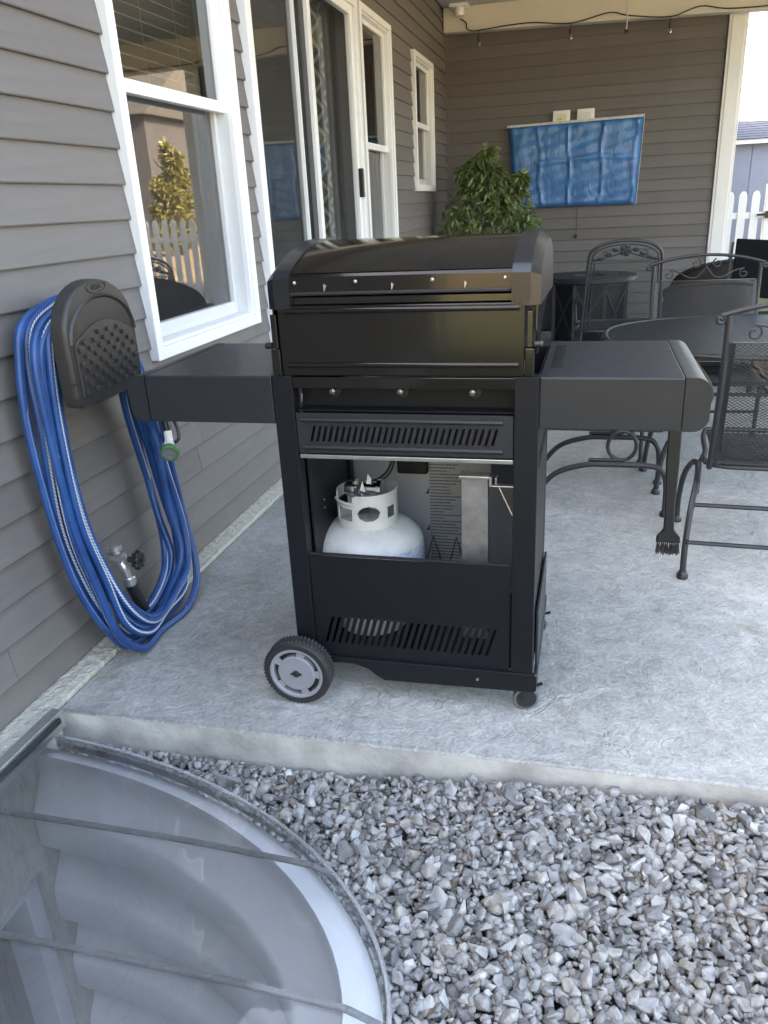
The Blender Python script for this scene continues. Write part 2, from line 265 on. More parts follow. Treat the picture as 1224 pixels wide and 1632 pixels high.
def sleeve_mat():
    m, n, l, b = new_mat('printed tank sleeve'); v = coord(n, l, (1, 1, 2.2)); t = noise(n, l, 30, 3, 0.6, v)
    r = ramp(n, [(0.35, (0.62, 0.66, 0.74)), (0.5, (0.30, 0.38, 0.60)), (0.56, (0.66, 0.68, 0.72)), (0.64, (0.40, 0.22, 0.10)), (0.68, (0.6, 0.63, 0.7))]); r.color_ramp.interpolation = 'CONSTANT'
    l.new(t.outputs['Fac'], r.inputs['Fac']); l.new(r.outputs['Color'], b.inputs['Base Color']); b.inputs['Roughness'].default_value = 0.3; return m
M['sleeve'] = sleeve_mat()

# ------------------------------------------------------------------ mesh builder
def cat_rom(P, per=6, closed=False):
    P = [np.array(p, float) for p in P]; n = len(P); out = []
    for i in range(n if closed else n-1):
        g = (lambda k: P[k % n]) if closed else (lambda k: P[min(max(k, 0), n-1)])
        p0, p1, p2, p3 = g(i-1), g(i), g(i+1), g(i+2)
        for s in range(per):
            t = s/per
            out.append(0.5*((2*p1)+(-p0+p2)*t+(2*p0-5*p1+4*p2-p3)*t*t+(-p0+3*p1-3*p2+p3)*t**3))
    if not closed: out.append(P[-1])
    return out
class MB:
    def __init__(s): s.v = []; s.f = []; s.mi = []; s.uv = None; s.cur = 0
    def face(s, idx): s.f.append(tuple(idx)); s.mi.append(s.cur)
    def add(s, vs, fs):
        o = len(s.v); s.v += [tuple(map(float, p)) for p in vs]
        for f in fs: s.face([o+i for i in f])
        return o
    def box(s, x0, x1, y0, y1, z0, z1):
        x0, x1 = min(x0, x1), max(x0, x1); y0, y1 = min(y0, y1), max(y0, y1); z0, z1 = min(z0, z1), max(z0, z1)
        s.add([(x0, y0, z0), (x1, y0, z0), (x1, y1, z0), (x0, y1, z0), (x0, y0, z1), (x1, y0, z1), (x1, y1, z1), (x0, y1, z1)],
              [(0, 3, 2, 1), (4, 5, 6, 7), (0, 1, 5, 4), (1, 2, 6, 5), (2, 3, 7, 6), (3, 0, 4, 7)]); return s
    def prism(s, poly, axis, a0, a1):
        # poly: 2-D outline in the two other axes (x: y,z  y: x,z  z: x,y)
        def P(p, a): return (a, p[0], p[1]) if axis == 'x' else (p[0], a, p[1]) if axis == 'y' else (p[0], p[1], a)
        n = len(poly); vs = [P(p, a0) for p in poly]+[P(p, a1) for p in poly]
        ar = sum(poly[i][0]*poly[(i+1) % n][1]-poly[(i+1) % n][0]*poly[i][1] for i in range(n))
        flip = (ar < 0) ^ (axis == 'y') ^ (a1 < a0)
        fs = [tuple(range(n))[::-1], tuple(range(n, 2*n))]+[(i, (i+1) % n, n+(i+1) % n, n+i) for i in range(n)]
        s.add(vs, [f[::-1] for f in fs] if flip else fs); return s
    def tube(s, P, r, n=8, closed=False, caps=True, rr=None):
        P = [np.array(p, float) for p in P]; m = len(P); vs = []
        T = []
        for i in range(m):
            a = P[(i+1) % m] if (closed or i < m-1) else P[i]; b = P[(i-1) % m] if (closed or i > 0) else P[i]
            d = a-b; T.append(d/(np.linalg.norm(d)+1e-12))
        ref = np.array([0, 0, 1.0]) if abs(T[0][2]) < 0.9 else np.array([1.0, 0, 0])
        N = np.cross(T[0], ref); N /= np.linalg.norm(N)
        for i in range(m):
            N = N-T[i]*np.dot(N, T[i]); N /= (np.linalg.norm(N)+1e-12); B = np.cross(T[i], N)
            q = rr[i] if rr is not None else r
            for k in range(n):
                a = 2*PI*k/n; vs.append(P[i]+q*(N*math.cos(a)+B*math.sin(a)))
        fs = []
        for i in range(m if closed else m-1):
            j = (i+1) % m
            for k in range(n):
                k2 = (k+1) % n; fs.append((i*n+k, i*n+k2, j*n+k2, j*n+k))
        if caps and not closed: fs.append(tuple(range(n))[::-1]); fs.append(tuple(range((m-1)*n, m*n)))
        s.add(vs, fs); return s
    def lathe(s, prof, c=(0, 0, 0), axis='z', n=24, cap=True):
        vs = []; m = len(prof)
        for r, h in prof:
            for k in range(n):
                a = 2*PI*k/n; u, w = r*math.cos(a), r*math.sin(a)
                p = (u, w, h) if axis == 'z' else (h, u, w) if axis == 'x' else (w, h, u)
                vs.append((p[0]+c[0], p[1]+c[1], p[2]+c[2]))
        fs = [(i*n+k, i*n+(k+1) % n, (i+1)*n+(k+1) % n, (i+1)*n+k) for i in range(m-1) for k in range(n)]
        if cap: fs.append(tuple(range(n))[::-1]); fs.append(tuple(range((m-1)*n, m*n)))
        s.add(vs, fs); return s
    def bar(s, a, b, w, t, up=(0, 0, 1)):
        a = np.array(a, float); b = np.array(b, float); d = b-a; L = np.linalg.norm(d)
        if L < 1e-6: return s
        d /= L; u = np.cross(d, np.array(up, float)); nu = np.linalg.norm(u)
        u = u/nu if nu > 1e-6 else np.array([1.0, 0, 0]); w2 = np.cross(u, d)
        vs = [p+u*sx*w/2+w2*sz*t/2 for p in (a, b) for sx, sz in ((-1, -1), (1, -1), (1, 1), (-1, 1))]
        s.add(vs, [(0, 1, 2, 3), (7, 6, 5, 4), (0, 4, 5, 1), (1, 5, 6, 2), (2, 6, 7, 3), (3, 7, 4, 0)]); return s
    def xf(s, M4):
        s.v = [tuple(M4 @ Vector(p)) for p in s.v]; return s
    def build(s, name, m, parent=None, smooth=False, bevel=0.0, segs=2, ang=35, uvs=None):
        me = bpy.data.meshes.new(name); me.from_pydata(s.v, [], s.f)
        for q in (m if isinstance(m, (list, tuple)) else [m]): me.materials.append(q)
        if any(s.mi): me.polygons.foreach_set('material_index', s.mi)
        if uvs is not None:
            ul = me.uv_layers.new(name='UVMap')
            for lp in me.loops: ul.data[lp.index].uv = uvs[lp.vertex_index]
        if smooth:
            me.polygons.foreach_set('use_smooth', [True]*len(me.polygons)); me.set_sharp_from_angle(angle=math.radians(ang))
        me.update(); o = bpy.data.objects.new(name, me); COL.objects.link(o)
        if bevel:
            md = o.modifiers.new('bevel', 'BEVEL'); md.width = bevel; md.segments = segs; md.limit_method = 'ANGLE'; md.angle_limit = math.radians(40)
        if parent is not None: put(o, parent)
        return o
def wloc(o):
    v = Vector(o.location)
    while o.parent: o = o.parent; v = v+Vector(o.location)
    return v
def put(o, parent):          # geometry is written in world coordinates, the thing's Empty stands at its base
    o.parent = parent
    if parent.type == 'EMPTY' and not parent.get('local'): o.matrix_parent_inverse = Matrix.Translation(-Vector(parent.location))
def empty(name, loc, local=False):
    o = bpy.data.objects.new(name, None); o.location = loc; o.empty_display_size = 0.1; COL.objects.link(o)
    if local: o['local'] = 1
    return o
def tag(o, label, cat, group=None):
    o['label'] = label; o['category'] = cat
    if group: o['group'] = group
    return o
def struct(o): o['kind'] = 'structure'; return o

# ================================================================== GROUND, SLAB, WELL
WA, WB, WY = 1.29, 0.71, 0.85                       # window well: half ellipse against the house wall
def well_pts(a, b, n=40, x0=0.075): return [(max(x0, a*math.cos(t)), WY+b*math.sin(t)) for t in np.linspace(-PI/2, PI/2, n)]
g = MB(); Z0 = -0.16
for x0, x1, y0, y1 in ((-300, 0.0, -300, 300), (4.0, 300, -300, 300), (0.0, 4.0, -300, -1.2), (0.0, 4.0, 1.7, 300)):
    g.add([(x0, y0, Z0), (x1, y0, Z0), (x1, y1, Z0), (x0, y1, Z0)], [(0, 1, 2, 3)])
struct(g.build('ground', M['field']))
lw = MB(); lw.add([(4.6, -40, Z0+.01), (12.5, -40, Z0+.01), (12.5, 12.4, Z0+.01), (4.6, 12.4, Z0+.01)], [(0, 1, 2, 3)])
lw.add([(-12, 9.7, Z0+.012), (4.6, 9.7, Z0+.012), (4.6, 12.4, Z0+.012), (-12, 12.4, Z0+.012)], [(0, 1, 2, 3)])
lw.add([(-14, -11, Z0+.011), (4.6, -11, Z0+.011), (4.6, -1.25, Z0+.011), (-14, -1.25, Z0+.011)], [(0, 1, 2, 3)])
struct(lw.build('lawn', M['lawn']))
# gravel bed sheet with a hole where the well is
gb = MB(); inner = well_pts(1.25, 0.69, 41); N = len(inner); outer = []
for x, y in inner:
    a = math.atan2((y-WY), max(x, 1e-3)); 
    t = 9.0
    dx, dy = math.cos(a), math.sin(a)
    if dx > 1e-6: t = min(t, (4.0-0.0)/dx)
    if dy > 1e-6: t = min(t, (1.70-WY)/dy)
    if dy < -1e-6: t = min(t, (WY+1.2)/-dy)
    outer.append((dx*t, WY+dy*t))
def gz(x, y): return float(np.interp(x, [0, 0.95, 1.4, 1.75, 2.1, 4], [-0.106, -0.108, -0.054, -0.043, -0.026, -0.02])) - 0.012*max(0, 1.5-y)
ins = [(x, y, gz(x, y)-0.045) for x, y in inner]; outs = [(x, y, gz(x, y)-0.03) for x, y in outer]
gb.add(ins+outs, [(i, N+i, N+i+1, i+1) for i in range(N-1)])
# missing corners of the outer loop
gb.add([(4.0, 1.70, -.06), outs[-1], (0, 1.70, -.13)] if False else [(4.0, 1.70, -.06), (4.0, -1.2, -.06), (4.0, 0, -.06)], [])
gravel_bed = struct(gb.build('gravel_bed', M['dirt']))
# slab
SY0, SY1, SX0, SX1 = 1.660, 9.14, 0.080, 4.55
sl = MB(); sl.cur = 1; bv = 0.012
YL, YRt = 1.648, 1.648+.0165*(SX1-SX0)
def sring(d, z): return [(SX0+d, YL+d, z), (SX1-d, YRt+d, z), (SX1-d, SY1-d, z), (SX0+d, SY1-d, z)]
ring0, ring1, ring2, ring3 = sring(0, -.3), sring(0, -bv), sring(bv*.3, -bv*.3), sring(bv, 0)
sl.v = ring0+ring1+ring2+ring3
for r in range(3):
    sl.cur = 1 if r == 0 else 0
    for i in range(4): sl.face((r*4+i, r*4+(i+1) % 4, r*4+4+(i+1) % 4, r*4+4+i))
sl.cur = 0; sl.face((12, 13, 14, 15))
struct(sl.build('patio_slab', [M['slabtop'], M['slabside']], smooth=True, ang=50))

# ================================================================== HOUSE
house = empty('house', (-0.1, 1.6, 0)); tag(house, 'taupe vinyl-sided house with white-trimmed windows wrapping the patio', 'house')
EXP = 0.1118; HT = 3.25; YB = 9.12
openings = [(2.63, 3.57, 0.87, 2.60), (3.775, 5.60, 0.02, 2.56), (5.72, 6.55, 0.87, 2.56), (7.42, 8.24, 1.465, 2.53)]
# sheathing with openings
sh = MB(); edges = sorted({-4.8, YB+.5}|{y for o in openings for y in o[:2]})
for y0, y1 in zip(edges[:-1], edges[1:]):
    o = [q for q in openings if q[0] <= y0+1e-6 and q[1] >= y1-1e-6]
    if o: sh.box(-.17, -.021, y0, y1, 0.013, o[0][2]); sh.box(-.17, -.021, y0, y1, o[0][3], HT)
    else: sh.box(-.17, -.021, y0, y1, 0.013, HT)
sh.build('wall', M['siding'], house)
bw = MB(); bw.box(-0.16, 2.70, YB+.021, YB+.17, 0.013, HT); bw.build('wall', M['siding'], house)
sidew = MB(); sidew.box(2.72, 2.85, YB+.16, 11.0, -0.1, HT); sidew.build('wall', M['siding'], house)
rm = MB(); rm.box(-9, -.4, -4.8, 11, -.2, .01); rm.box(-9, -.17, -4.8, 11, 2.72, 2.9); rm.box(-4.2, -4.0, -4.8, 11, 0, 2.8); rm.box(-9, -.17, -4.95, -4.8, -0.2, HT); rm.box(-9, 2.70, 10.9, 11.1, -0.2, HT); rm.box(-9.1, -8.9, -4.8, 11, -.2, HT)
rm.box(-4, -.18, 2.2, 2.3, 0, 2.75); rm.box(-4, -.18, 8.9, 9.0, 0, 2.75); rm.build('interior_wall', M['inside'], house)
rf = MB(); rf.prism([(-9.4, 3.15), (0.3, 3.30), (0.3, 3.45), (-4.4, 6.7), (-9.4, 3.4)], 'y', -5.2, 14.0)
rf.prism([(0.0, 3.40), (2.9, 3.40), (2.9, 3.5), (-1.0, 4.6)], 'y', YB, 14.0)
rf.build('roof', M['roofm'], house)
# planks
prof = [(0.0, 0.0), (0.0185, 0.0), (0.0205, 0.004), (0.0065, EXP+.004), (0.0, EXP+.004)]
plank_cache = {}
def plank(name, axis, a0, a1, z0, z1, base):
    h = z1-z0; key = (axis, round(a1-a0, 4), round(h, 4))
    if key not in plank_cache:
        k = min(1, (h+.004)/(EXP+.004)); xt = 0.0205-0.014*k
        p = [(0.0, 0.0), (0.0185, 0.0), (0.0205, 0.004), (xt, h+.004), (0.0, h+.004)]
        b = MB()
        if axis == 'y': b.prism(p, 'y', 0, a1-a0)
        else: b.prism([(-q[0], q[1]) for q in p], 'x', 0, a1-a0)
        me = bpy.data.meshes.new('siding_plank'); me.from_pydata(b.v, [], b.f); me.materials.append(M['siding']); me.update(); plank_cache[key] = me
    o = bpy.data.objects.new('siding_plank', plank_cache[key]); COL.objects.link(o); put(o, house)
    o.location = (base, a0, z0) if axis == 'y' else (a0, base, z0); return o
ncourse = int(HT/EXP); gap = 0.0015
for k in range(ncourse):
    z0 = k*EXP if k else 0.016; z1 = (k+1)*EXP-gap*0
    cuts = []; part = []
    for (y0, y1, zb, zt) in openings:
        if zt <= z0+.003 or zb >= z1-.003: continue
        cuts.append((y0, y1))
        if zb > z0+.012: part.append((y0, y1, z0, zb))
        if zt < z1-.012: part.append((y0, y1, zt, z1))
    y = -4.8; cuts.sort(); segs = []
    for c0, c1 in cuts: segs.append((y, c0)); y = c1
    segs.append((y, YB-.02))
    brk = {0: 0.6, 1: 1.61, 2: 1.55, 3: 2.86, 4: 2.90}.get(k, None)
    for s0, s1 in segs:
        if s1-s0 < .01: continue
        js = [s0, s1]
        if brk and s0 < brk < s1: js = [s0, brk, s1]
        for a, c in zip(js[:-1], js[1:]):
            e = 0.0018 if (brk and (a == brk)) else 0
            plank('siding_plank', 'y', a+e, c, z0, z1-.0025, -0.0205-random.uniform(0, 0.0015))
    for p in part: plank('siding_plank', 'y', *p, -0.0205)
    plank('siding_plank', 'x', 0.0, 2.69, z0, z1-.0025, YB+.0205)
cp = MB(); cp.box(-.018, .016, YB-.018, YB+.01, .016, HT); cp.build('corner_trim', M['siding'], house, bevel=.002)
fd = MB()
fd.box(-.25, .076, 1.62, YB+.2, -.4, .012)
# foundation wall below, with the basement window opening
BW = (0.45, 1.435, -1.32, -0.42)
for y0, y1, za, zb in ((-4.8, BW[0], -1.6, .012), (BW[1], 1.62, -1.6, .012), (BW[0], BW[1], BW[3], .012), (BW[0], BW[1], -1.6, BW[2])): fd.box(-.25, .076, y0, y1, za, zb)
fd.build('foundation', M['stucco'], house)

# ---- windows on the patio wall
def rect_frame(b, y0, y1, z0, z1, w, x0, x1, wb=None, wt=None):
    wb = wb or w; wt = wt or w
    b.box(x0, x1, y0, y0+w, z0, z1); b.box(x0, x1, y1-w, y1, z0, z1); b.box(x0+.0005, x1-.0005, y0+w, y1-w, z0, z0+wb); b.box(x0+.0005, x1-.0005, y0+w, y1-w, z1-wt, z1)
def pane(b, x, y0, y1, z0, z1): b.add([(x, y0, z0), (x, y1, z0), (x, y1, z1), (x, y0, z1)], [(0, 1, 2, 3)])
def window(y0, y1, z0, z1, zm, label, blinds=False, curtain=None, screen=True):
    w = empty('window', (0, (y0+y1)/2, z0)); put(w, house); w['label'] = label
    b = MB(); rect_frame(b, y0-.022, y1+.022, z0-.022, z1+.022, .044, -.045, .026); b.build('casing', M['white'], w, bevel=.004)
    b = MB(); rect_frame(b, y0+.0225, y1-.0225, z0+.0225, z1-.0225, .012, -.12, .012); b.build('frame', M['white'], w, bevel=.003)
    i0, i1, j0, j1 = y0+.0348, y1-.0348, z0+.0348, z1-.0348
    b = MB(); rect_frame(b, i0, i1, j0, zm+.02, .030, -.100, -.062, wb=.055); b.build('lower_sash', M['white'], w, bevel=.003)
    b = MB(); rect_frame(b, i0, i1, zm-.02, j1, .030, -.058, -.022, wb=.045); b.build('upper_sash', M['white'], w, bevel=.003)
    b = MB(); pane(b, -.082, i0+.028, i1-.03, j0+.05, zm); b.build('pane', M['glass'], w)
    b = MB(); pane(b, -.040, i0+.028, i1-.03, zm, j1-.03); b.build('pane', M['glass'], w)
    if screen:
        b = MB(); pane(b, -.012, i0, i1, j0, zm-.02); b.build('insect_screen', M['screen'], w)
    if blinds:
        n = 24
        for k in range(n):
            z = j1-.01-k*.043
            if z < zm+.03: break
            b = MB(); b.bar((-.145, i0-.0, z), (-.145, i1, z), .038, .0015, (0.5, 0, 1)); b.build('blind_slat', M['white'], w)
        b = MB()
        for yy in (i0+.16, (i0+i1)/2, i1-.16): b.tube([(-.128, yy, j1), (-.128, yy, zm+.03)], .0012, 5)
        b.build('blind_cord', M['cushion'], w)
    if curtain:
        b = MB(); c0, c1 = curtain; pts = []
        n = 40
        for i in range(n+1):
            t = i/n; y = c0+(c1-c0)*t; pts.append((-.20+.025*math.sin(t*PI*9), y))
        vs = [(x, y, 0.3) for x, y in pts]+[(x, y, 2.62) for x, y in pts]
        b.add(vs, [(i, i+1, n+2+i, n+1+i) for i in range(n)]); b.build('curtain', M['sheer'], w, smooth=True)
    return w
window(2.63, 3.57, 0.87, 2.60, 1.77, 'double-hung window with raised blind, nearest to the hose hanger', blinds=True, screen=True)
window(5.72, 6.55, 0.87, 2.56, 1.74, 'tall double-hung window right beside the sliding door', curtain=(5.75, 6.5), screen=True)
window(7.42, 8.24, 1.465, 2.53, 2.00, 'short window nearest the corner with the plant', curtain=(7.4, 7.9), screen=True)
# ---- sliding door
dr = empty('sliding_door', (0, 4.69, 0.02)); put(dr, house); dr['label'] = 'white-framed sliding glass patio door, its right half a screen'
D0, D1, DZ0, DZ1 = 3.775, 5.60, 0.02, 2.56
b = MB(); rect_frame(b, D0-.02, D1+.02, DZ0-.005, DZ1+.02, .060, -.045, .032); b.build('casing', M['white'], dr, bevel=.004)
b = MB(); b.box(-.16, .03, D0+.04, D1-.04, DZ0-.004, DZ0+.05); b.build('threshold', M['alu'], dr)
b = MB(); rect_frame(b, D0+.04, 4.575, DZ0+.05, DZ1-.04, .014, -.075, -.03, wb=.10); b.build('door_frame', M['white'], dr, bevel=.002)
b = MB(); b.box(-.085, -.01, 4.576, 4.66, DZ0+.05, DZ1-.04); b.build('weatherstrip', M['blackpl'], dr)
b = MB(); pane(b, -.05, D0+.05, 4.565, DZ0+.14, DZ1-.05); b.build('pane', M['greenglass'], dr)
b = MB(); rect_frame(b, 4.662, D1-.045, DZ0+.05, DZ1-.04, .052, -.025, .012, wb=.12); b.build('screen_frame', M['white'], dr, bevel=.003)
b = MB(); pane(b, -.006, 4.71, D1-.095, DZ0+.16, DZ1-.09); b.build('insect_screen', M['screen'], dr)
b = MB(); pane(b, -.10, 4.71, D1-.06, DZ0+.10, DZ1-.06); b.build('pane', M['glass'], dr)
b = MB(); b.box(.012, .045, D1-.10, D1-.07, 1.40, 1.58); b.build('handle', M['blackpl'], dr, bevel=.006)
def curtain(c0, c1, x, waves, amp, m, name='curtain'):
    b = MB(); n = waves*8; pts = [(x+amp*math.sin(i/8*2*PI)+.3*amp*math.sin(i*.83), c0+(c1-c0)*i/n) for i in range(n+1)]
    b.add([(p[0], p[1], .06) for p in pts]+[(p[0], p[1], 2.6) for p in pts], [(i, i+1, n+2+i, n+1+i) for i in range(n)]); b.build(name, m, dr, smooth=True)
curtain(5.08, 5.40, -.145, 2, .012, M['trellis']); curtain(5.40, 6.10, -.150, 6, .022, M['sheer'])
# ---- basement window in the well
bwn = empty('basement_window', (0.0, (BW[0]+BW[1])/2, BW[2])); put(bwn, house)
b = MB(); rect_frame(b, BW[0], BW[1], BW[2], BW[3], .055, -.10, .055); b.build('frame', M['wellwin'], bwn, bevel=.004)
b = MB(); b.box(-.06, .0, .92, .965, BW[2]+.05, BW[3]-.05); b.build('mullion', M['wellwin'], bwn)
b = MB(); pane(b, -.05, BW[0]+.05, BW[1]-.05, BW[2]+.05, BW[3]-.05); b.build('pane', M['glass'], bwn)
b = MB(); b.box(-1.2, -1.1, 0, 2.2, -1.6, 0); b.box(-1.2, -.26, 0, 2.2, -1.6, -1.5); b.build('interior_wall', M['inside'], bwn)

# ---- patio roof: ceiling, end beam, corner post
pr = empty('patio_roof', (2.3, 6, 3.1)); tag(pr, 'pale patio ceiling with cream end beam over the TV wall', 'patio roof')
b = MB()
for i in range(14): b.box(0.004+i*.33, .33+i*.33, 3.3, YB-.02, 3.13, 3.16)
b.build('ceiling', M['ceil'], pr, bevel=.004)
b = MB(); b.box(.0, 4.7, 3.2, YB+.6, 3.175, 3.30); b.build('roof_deck', M['roofm'], pr)
b = MB(); b.prism([(0.004, 2.915), (4.7, 2.80), (4.7, 3.128), (0.004, 3.128)], 'y', YB-.16, YB-.03); b.build('beam', M['cream'], pr, bevel=.004)
b = MB(); b.box(2.70, 2.87, YB-.02, YB+.155, 0.002, 2.90); b.box(2.725, 2.845, YB-.028, YB-.018, 0.06, 2.84); b.build('post', M['white'], pr, bevel=.004)

# ================================================================== WINDOW WELL AND COVER
well = empty('window_well', (0.4, WY, -1.2)); tag(well, 'white stepped window well sunk in the gravel against the foundation', 'window well')
lv = [(1.262, .700, -.062), (1.185, .672, -.066), (1.180, .670, -.080)]
for k in range(4):      # moulded steps: each band slopes in, drops, and springs back
    z = -.09-k*.29; lv += [(1.180, .672, z), (1.175, .670, z-.05), (1.085, .618, z-.13), (1.075, .612, z-.15), (1.072, .610, z-.245), (1.085, .618, z-.262), (1.170, .668, z-.280)]
n = 48; b = MB(); vs = []
for a, bb, z in lv: vs += [(x, y, z) for x, y in well_pts(a, bb, n, 0.078)]
b.add(vs, [(i*n+k, i*n+k+1, (i+1)*n+k+1, (i+1)*n+k) for i in range(len(lv)-1) for k in range(n-1)])
b.build('liner', M['liner'], well, smooth=True, ang=45)
b = MB(); pts = well_pts(1.17, .668, n, 0.078); b.add([(x, y, -1.24) for x, y in pts], [tuple(range(n))]); b.build('well_floor', M['slabside'], well)
cov = empty('window_well_cover', (0.6, WY, -.06)); tag(cov, 'clear domed plastic cover with smoky ribs over the window well', 'well cover')
lv = [(1.286, .712, -.066), (1.279, .707, -.062), (1.274, .703, -.022), (1.262, .693, -.010), (1.21, .655, .000), (1.0, .53, .018), (0.6, .33, .034), (0.12, .08, .042)]
b = MB(); vs = []
for a, bb, z in lv: vs += [(x, y, z) for x, y in well_pts(a, bb, n, 0.13)]
b.add(vs, [(i*n+k, i*n+k+1, (i+1)*n+k+1, (i+1)*n+k) for i in range(len(lv)-1) for k in range(n-1)]); b.build('dome', M['cover'], cov, smooth=True, ang=40)
def ztop(x, y):
    e = math.sqrt((x/1.29)**2+((y-WY)/.71)**2); return float(np.interp(e, [0, .3, .48, .76, .93, 1.0], [.052, .045, .038, .022, .002, -.015]))
for yy in (1.215, 0.905, 0.60):
    xe = 1.29*math.sqrt(max(0, 1-((yy-WY)/.71)**2))-.03
    P = [(x, yy+.03*(x-.5), ztop(x, yy)+.003-.018*max(0, (x-xe+.05)/.05)**2) for x in np.linspace(.155, xe, 18)]
    b = MB()
    for p, q in zip(P[:-1], P[1:]): b.bar(p, q, .011, .008)
    b.build('rib', M['rib'], cov)
b = MB(); b.tube([(x, y, -.016) for x, y in well_pts(1.276, .704, 60, .13)], .005, 6); b.build('rim_bead', M['coverrim'], cov, smooth=True)
b = MB(); b.box(.080, .100, .10, 1.605, -.03, .016); b.build('wall_strip', M['rib'], cov, bevel=.003)
b = MB(); b.box(.101, .136, .10, 1.60, -.02, .040); b.build('channel', M['alu'], cov, bevel=.003)
b = MB(); b.box(.138, .147, .10, 1.575, .012, .030); b.build('seal', M['rubber'], cov, bevel=.003)

# ================================================================== GRAVEL
def hull_stone(seed, bevel=True):
    r = random.Random(seed); bm = bmesh.new()
    e = (r.uniform(.85, 1.3), r.uniform(.65, 1.0), r.uniform(.42, .75))
    for _ in range(r.choice((9, 11, 14, 22))):
        u = Vector((r.gauss(0, 1), r.gauss(0, 1), r.gauss(0, 1))).normalized()*r.uniform(.82, 1.0); bm.verts.new((u.x*e[0], u.y*e[1], u.z*e[2]))
    bmesh.ops.convex_hull(bm, input=bm.verts); bmesh.ops.delete(bm, geom=[v for v in bm.verts if not v.link_faces], context='VERTS')
    if bevel: bmesh.ops.bevel(bm, geom=list(bm.edges), offset=.09 if seed % 3 == 0 else .045, segments=1, affect='EDGES', clamp_overlap=True)
    bmesh.ops.triangulate(bm, faces=bm.faces); bm.verts.index_update()
    v = np.array([x.co[:] for x in bm.verts]); f = np.array([[q.index for q in t.verts] for t in bm.faces]); bm.free(); return v, f
protos = [hull_stone(100+i) for i in range(16)]; rough_protos = [hull_stone(300+i, False) for i in range(16)]
stone_me = []
for v, f in protos:
    me = bpy.data.meshes.new('stone'); me.from_pydata((v*.0150).tolist(), [], f.tolist()); me.materials.append(M['stone_o']); me.update(); stone_me.append(me)
def inwell(x, y, k=1.0): return (x/(1.268*k))**2+((y-WY)/(.702*k))**2 < 1 or (x < .14 and y < 1.62)
spots = []
for layer, (sp, zo) in enumerate(((.0165, -.010), (.0195, -.003), (.0245, .005))):
    nx = int(2.75/sp); ny = int(1.95/sp)
    for i in range(nx):
        for j in range(ny):
            x = .09+(i+random.uniform(0, 1))*sp; y = -.30+(j+random.uniform(0, 1))*sp
            ye = 1.646+.0165*x
            if y > ye or inwell(x, y): continue
            s = min(2.0, max(.55, random.lognormvariate(0, .30)))*(.95 if layer < 2 else 1.05)
            y = min(y, ye-.0145*s)
            spots.append((x, y, gz(x, y)+zo-.004+random.uniform(-.006, .006), s, layer))
camp = np.array([1.559, 0, 1.35]); Rm = np.array(R)
def pix(p):
    c = Rm.T @ (np.array(p)-camp); return (c[0]/c[2]*1250+612, c[1]/c[2]*1250+816, c[2]) if c[2] > .05 else (-1, -1, 9)
# the pieces that lie on top and show largest become parts, the rest is one mass
def size(i):
    x, y, z, s, _l = spots[i]; u, v, d = pix((x, y, z))
    return s/d if (10 < u < 1215 and 1180 < v < 1622 and spots[i][4] == 2) else 0
order = sorted(range(len(spots)), key=size, reverse=True); top = set(order[:290])
Vs, Fs, Ts, off = [], [], [], 0
for i, (x, y, z, s, lay_) in enumerate(spots):
    k = random.randrange(16); rot = Matrix.Rotation(random.uniform(0, 2*PI), 3, 'Z') @ Matrix.Rotation(random.gauss(0, .5), 3, 'X') @ Matrix.Rotation(random.gauss(0, .5), 3, 'Y')
    if i in top:
        o = bpy.data.objects.new('stone', stone_me[k]); COL.objects.link(o); o.parent = gravel_bed
        o.location = (x, y, z); o.rotation_euler = rot.to_euler(); o.scale = (s, s, s); continue
    v, f = (protos if lay_ == 2 else rough_protos)[k]; w = (v*.0150*s) @ np.array(rot).T+np.array([x, y, z]); Vs.append(w); Fs.append(f+off); off += len(v); Ts.append(np.full(len(v), random.random()))
V = np.concatenate(Vs); F = np.concatenate(Fs); me = bpy.data.meshes.new('gravel')
me.vertices.add(len(V)); me.vertices.foreach_set('co', V.astype('f').ravel()); me.loops.add(F.size); me.loops.foreach_set('vertex_index', F.astype('i').ravel())
me.polygons.add(len(F)); me.polygons.foreach_set('loop_start', np.arange(0, F.size, 3).astype('i')); me.update(calc_edges=True)
at = me.attributes.new('tone', 'FLOAT', 'POINT'); at.data.foreach_set('value', np.concatenate(Ts).astype('f')); me.materials.append(M['stone_a'])
print('gravel tris', len(F), 'stones', len(spots))
gv = bpy.data.objects.new('gravel', me); COL.objects.link(gv); gv.parent = gravel_bed; gv['kind'] = 'stuff'

lb = MB()
for _ in range(150):
    x = random.uniform(.5, 2.5); y = 1.6-abs(random.gauss(0, .28))
    if inwell(x, y, 1.05) or y < .3: continue
    a = random.uniform(0, PI); L_ = random.uniform(.006, .022); z = gz(x, y)+.014+random.uniform(-.004, .004)
    p = np.array([x, y, z]); d = np.array([math.cos(a), math.sin(a), random.uniform(-.5, .5)])*L_; w = np.array([-math.sin(a), math.cos(a), .3])*L_*random.uniform(.12, .35)
    lb.add([p-d, p+w, p+d, p-w+np.array([0, 0, .002])], [(0, 1, 2), (0, 2, 3)])
lto = lb.build('leaf_litter', M['dryleaf'], gravel_bed); lto['kind'] = 'stuff'

# ================================================================== GRILL
G = empty('gas_grill', (1.11, 2.1, 0)); tag(G, 'black gas grill cart seen from behind with two side shelves and open cabinet', 'grill')
YR = 1.87; GX0, GX1 = 0.771, 1.450
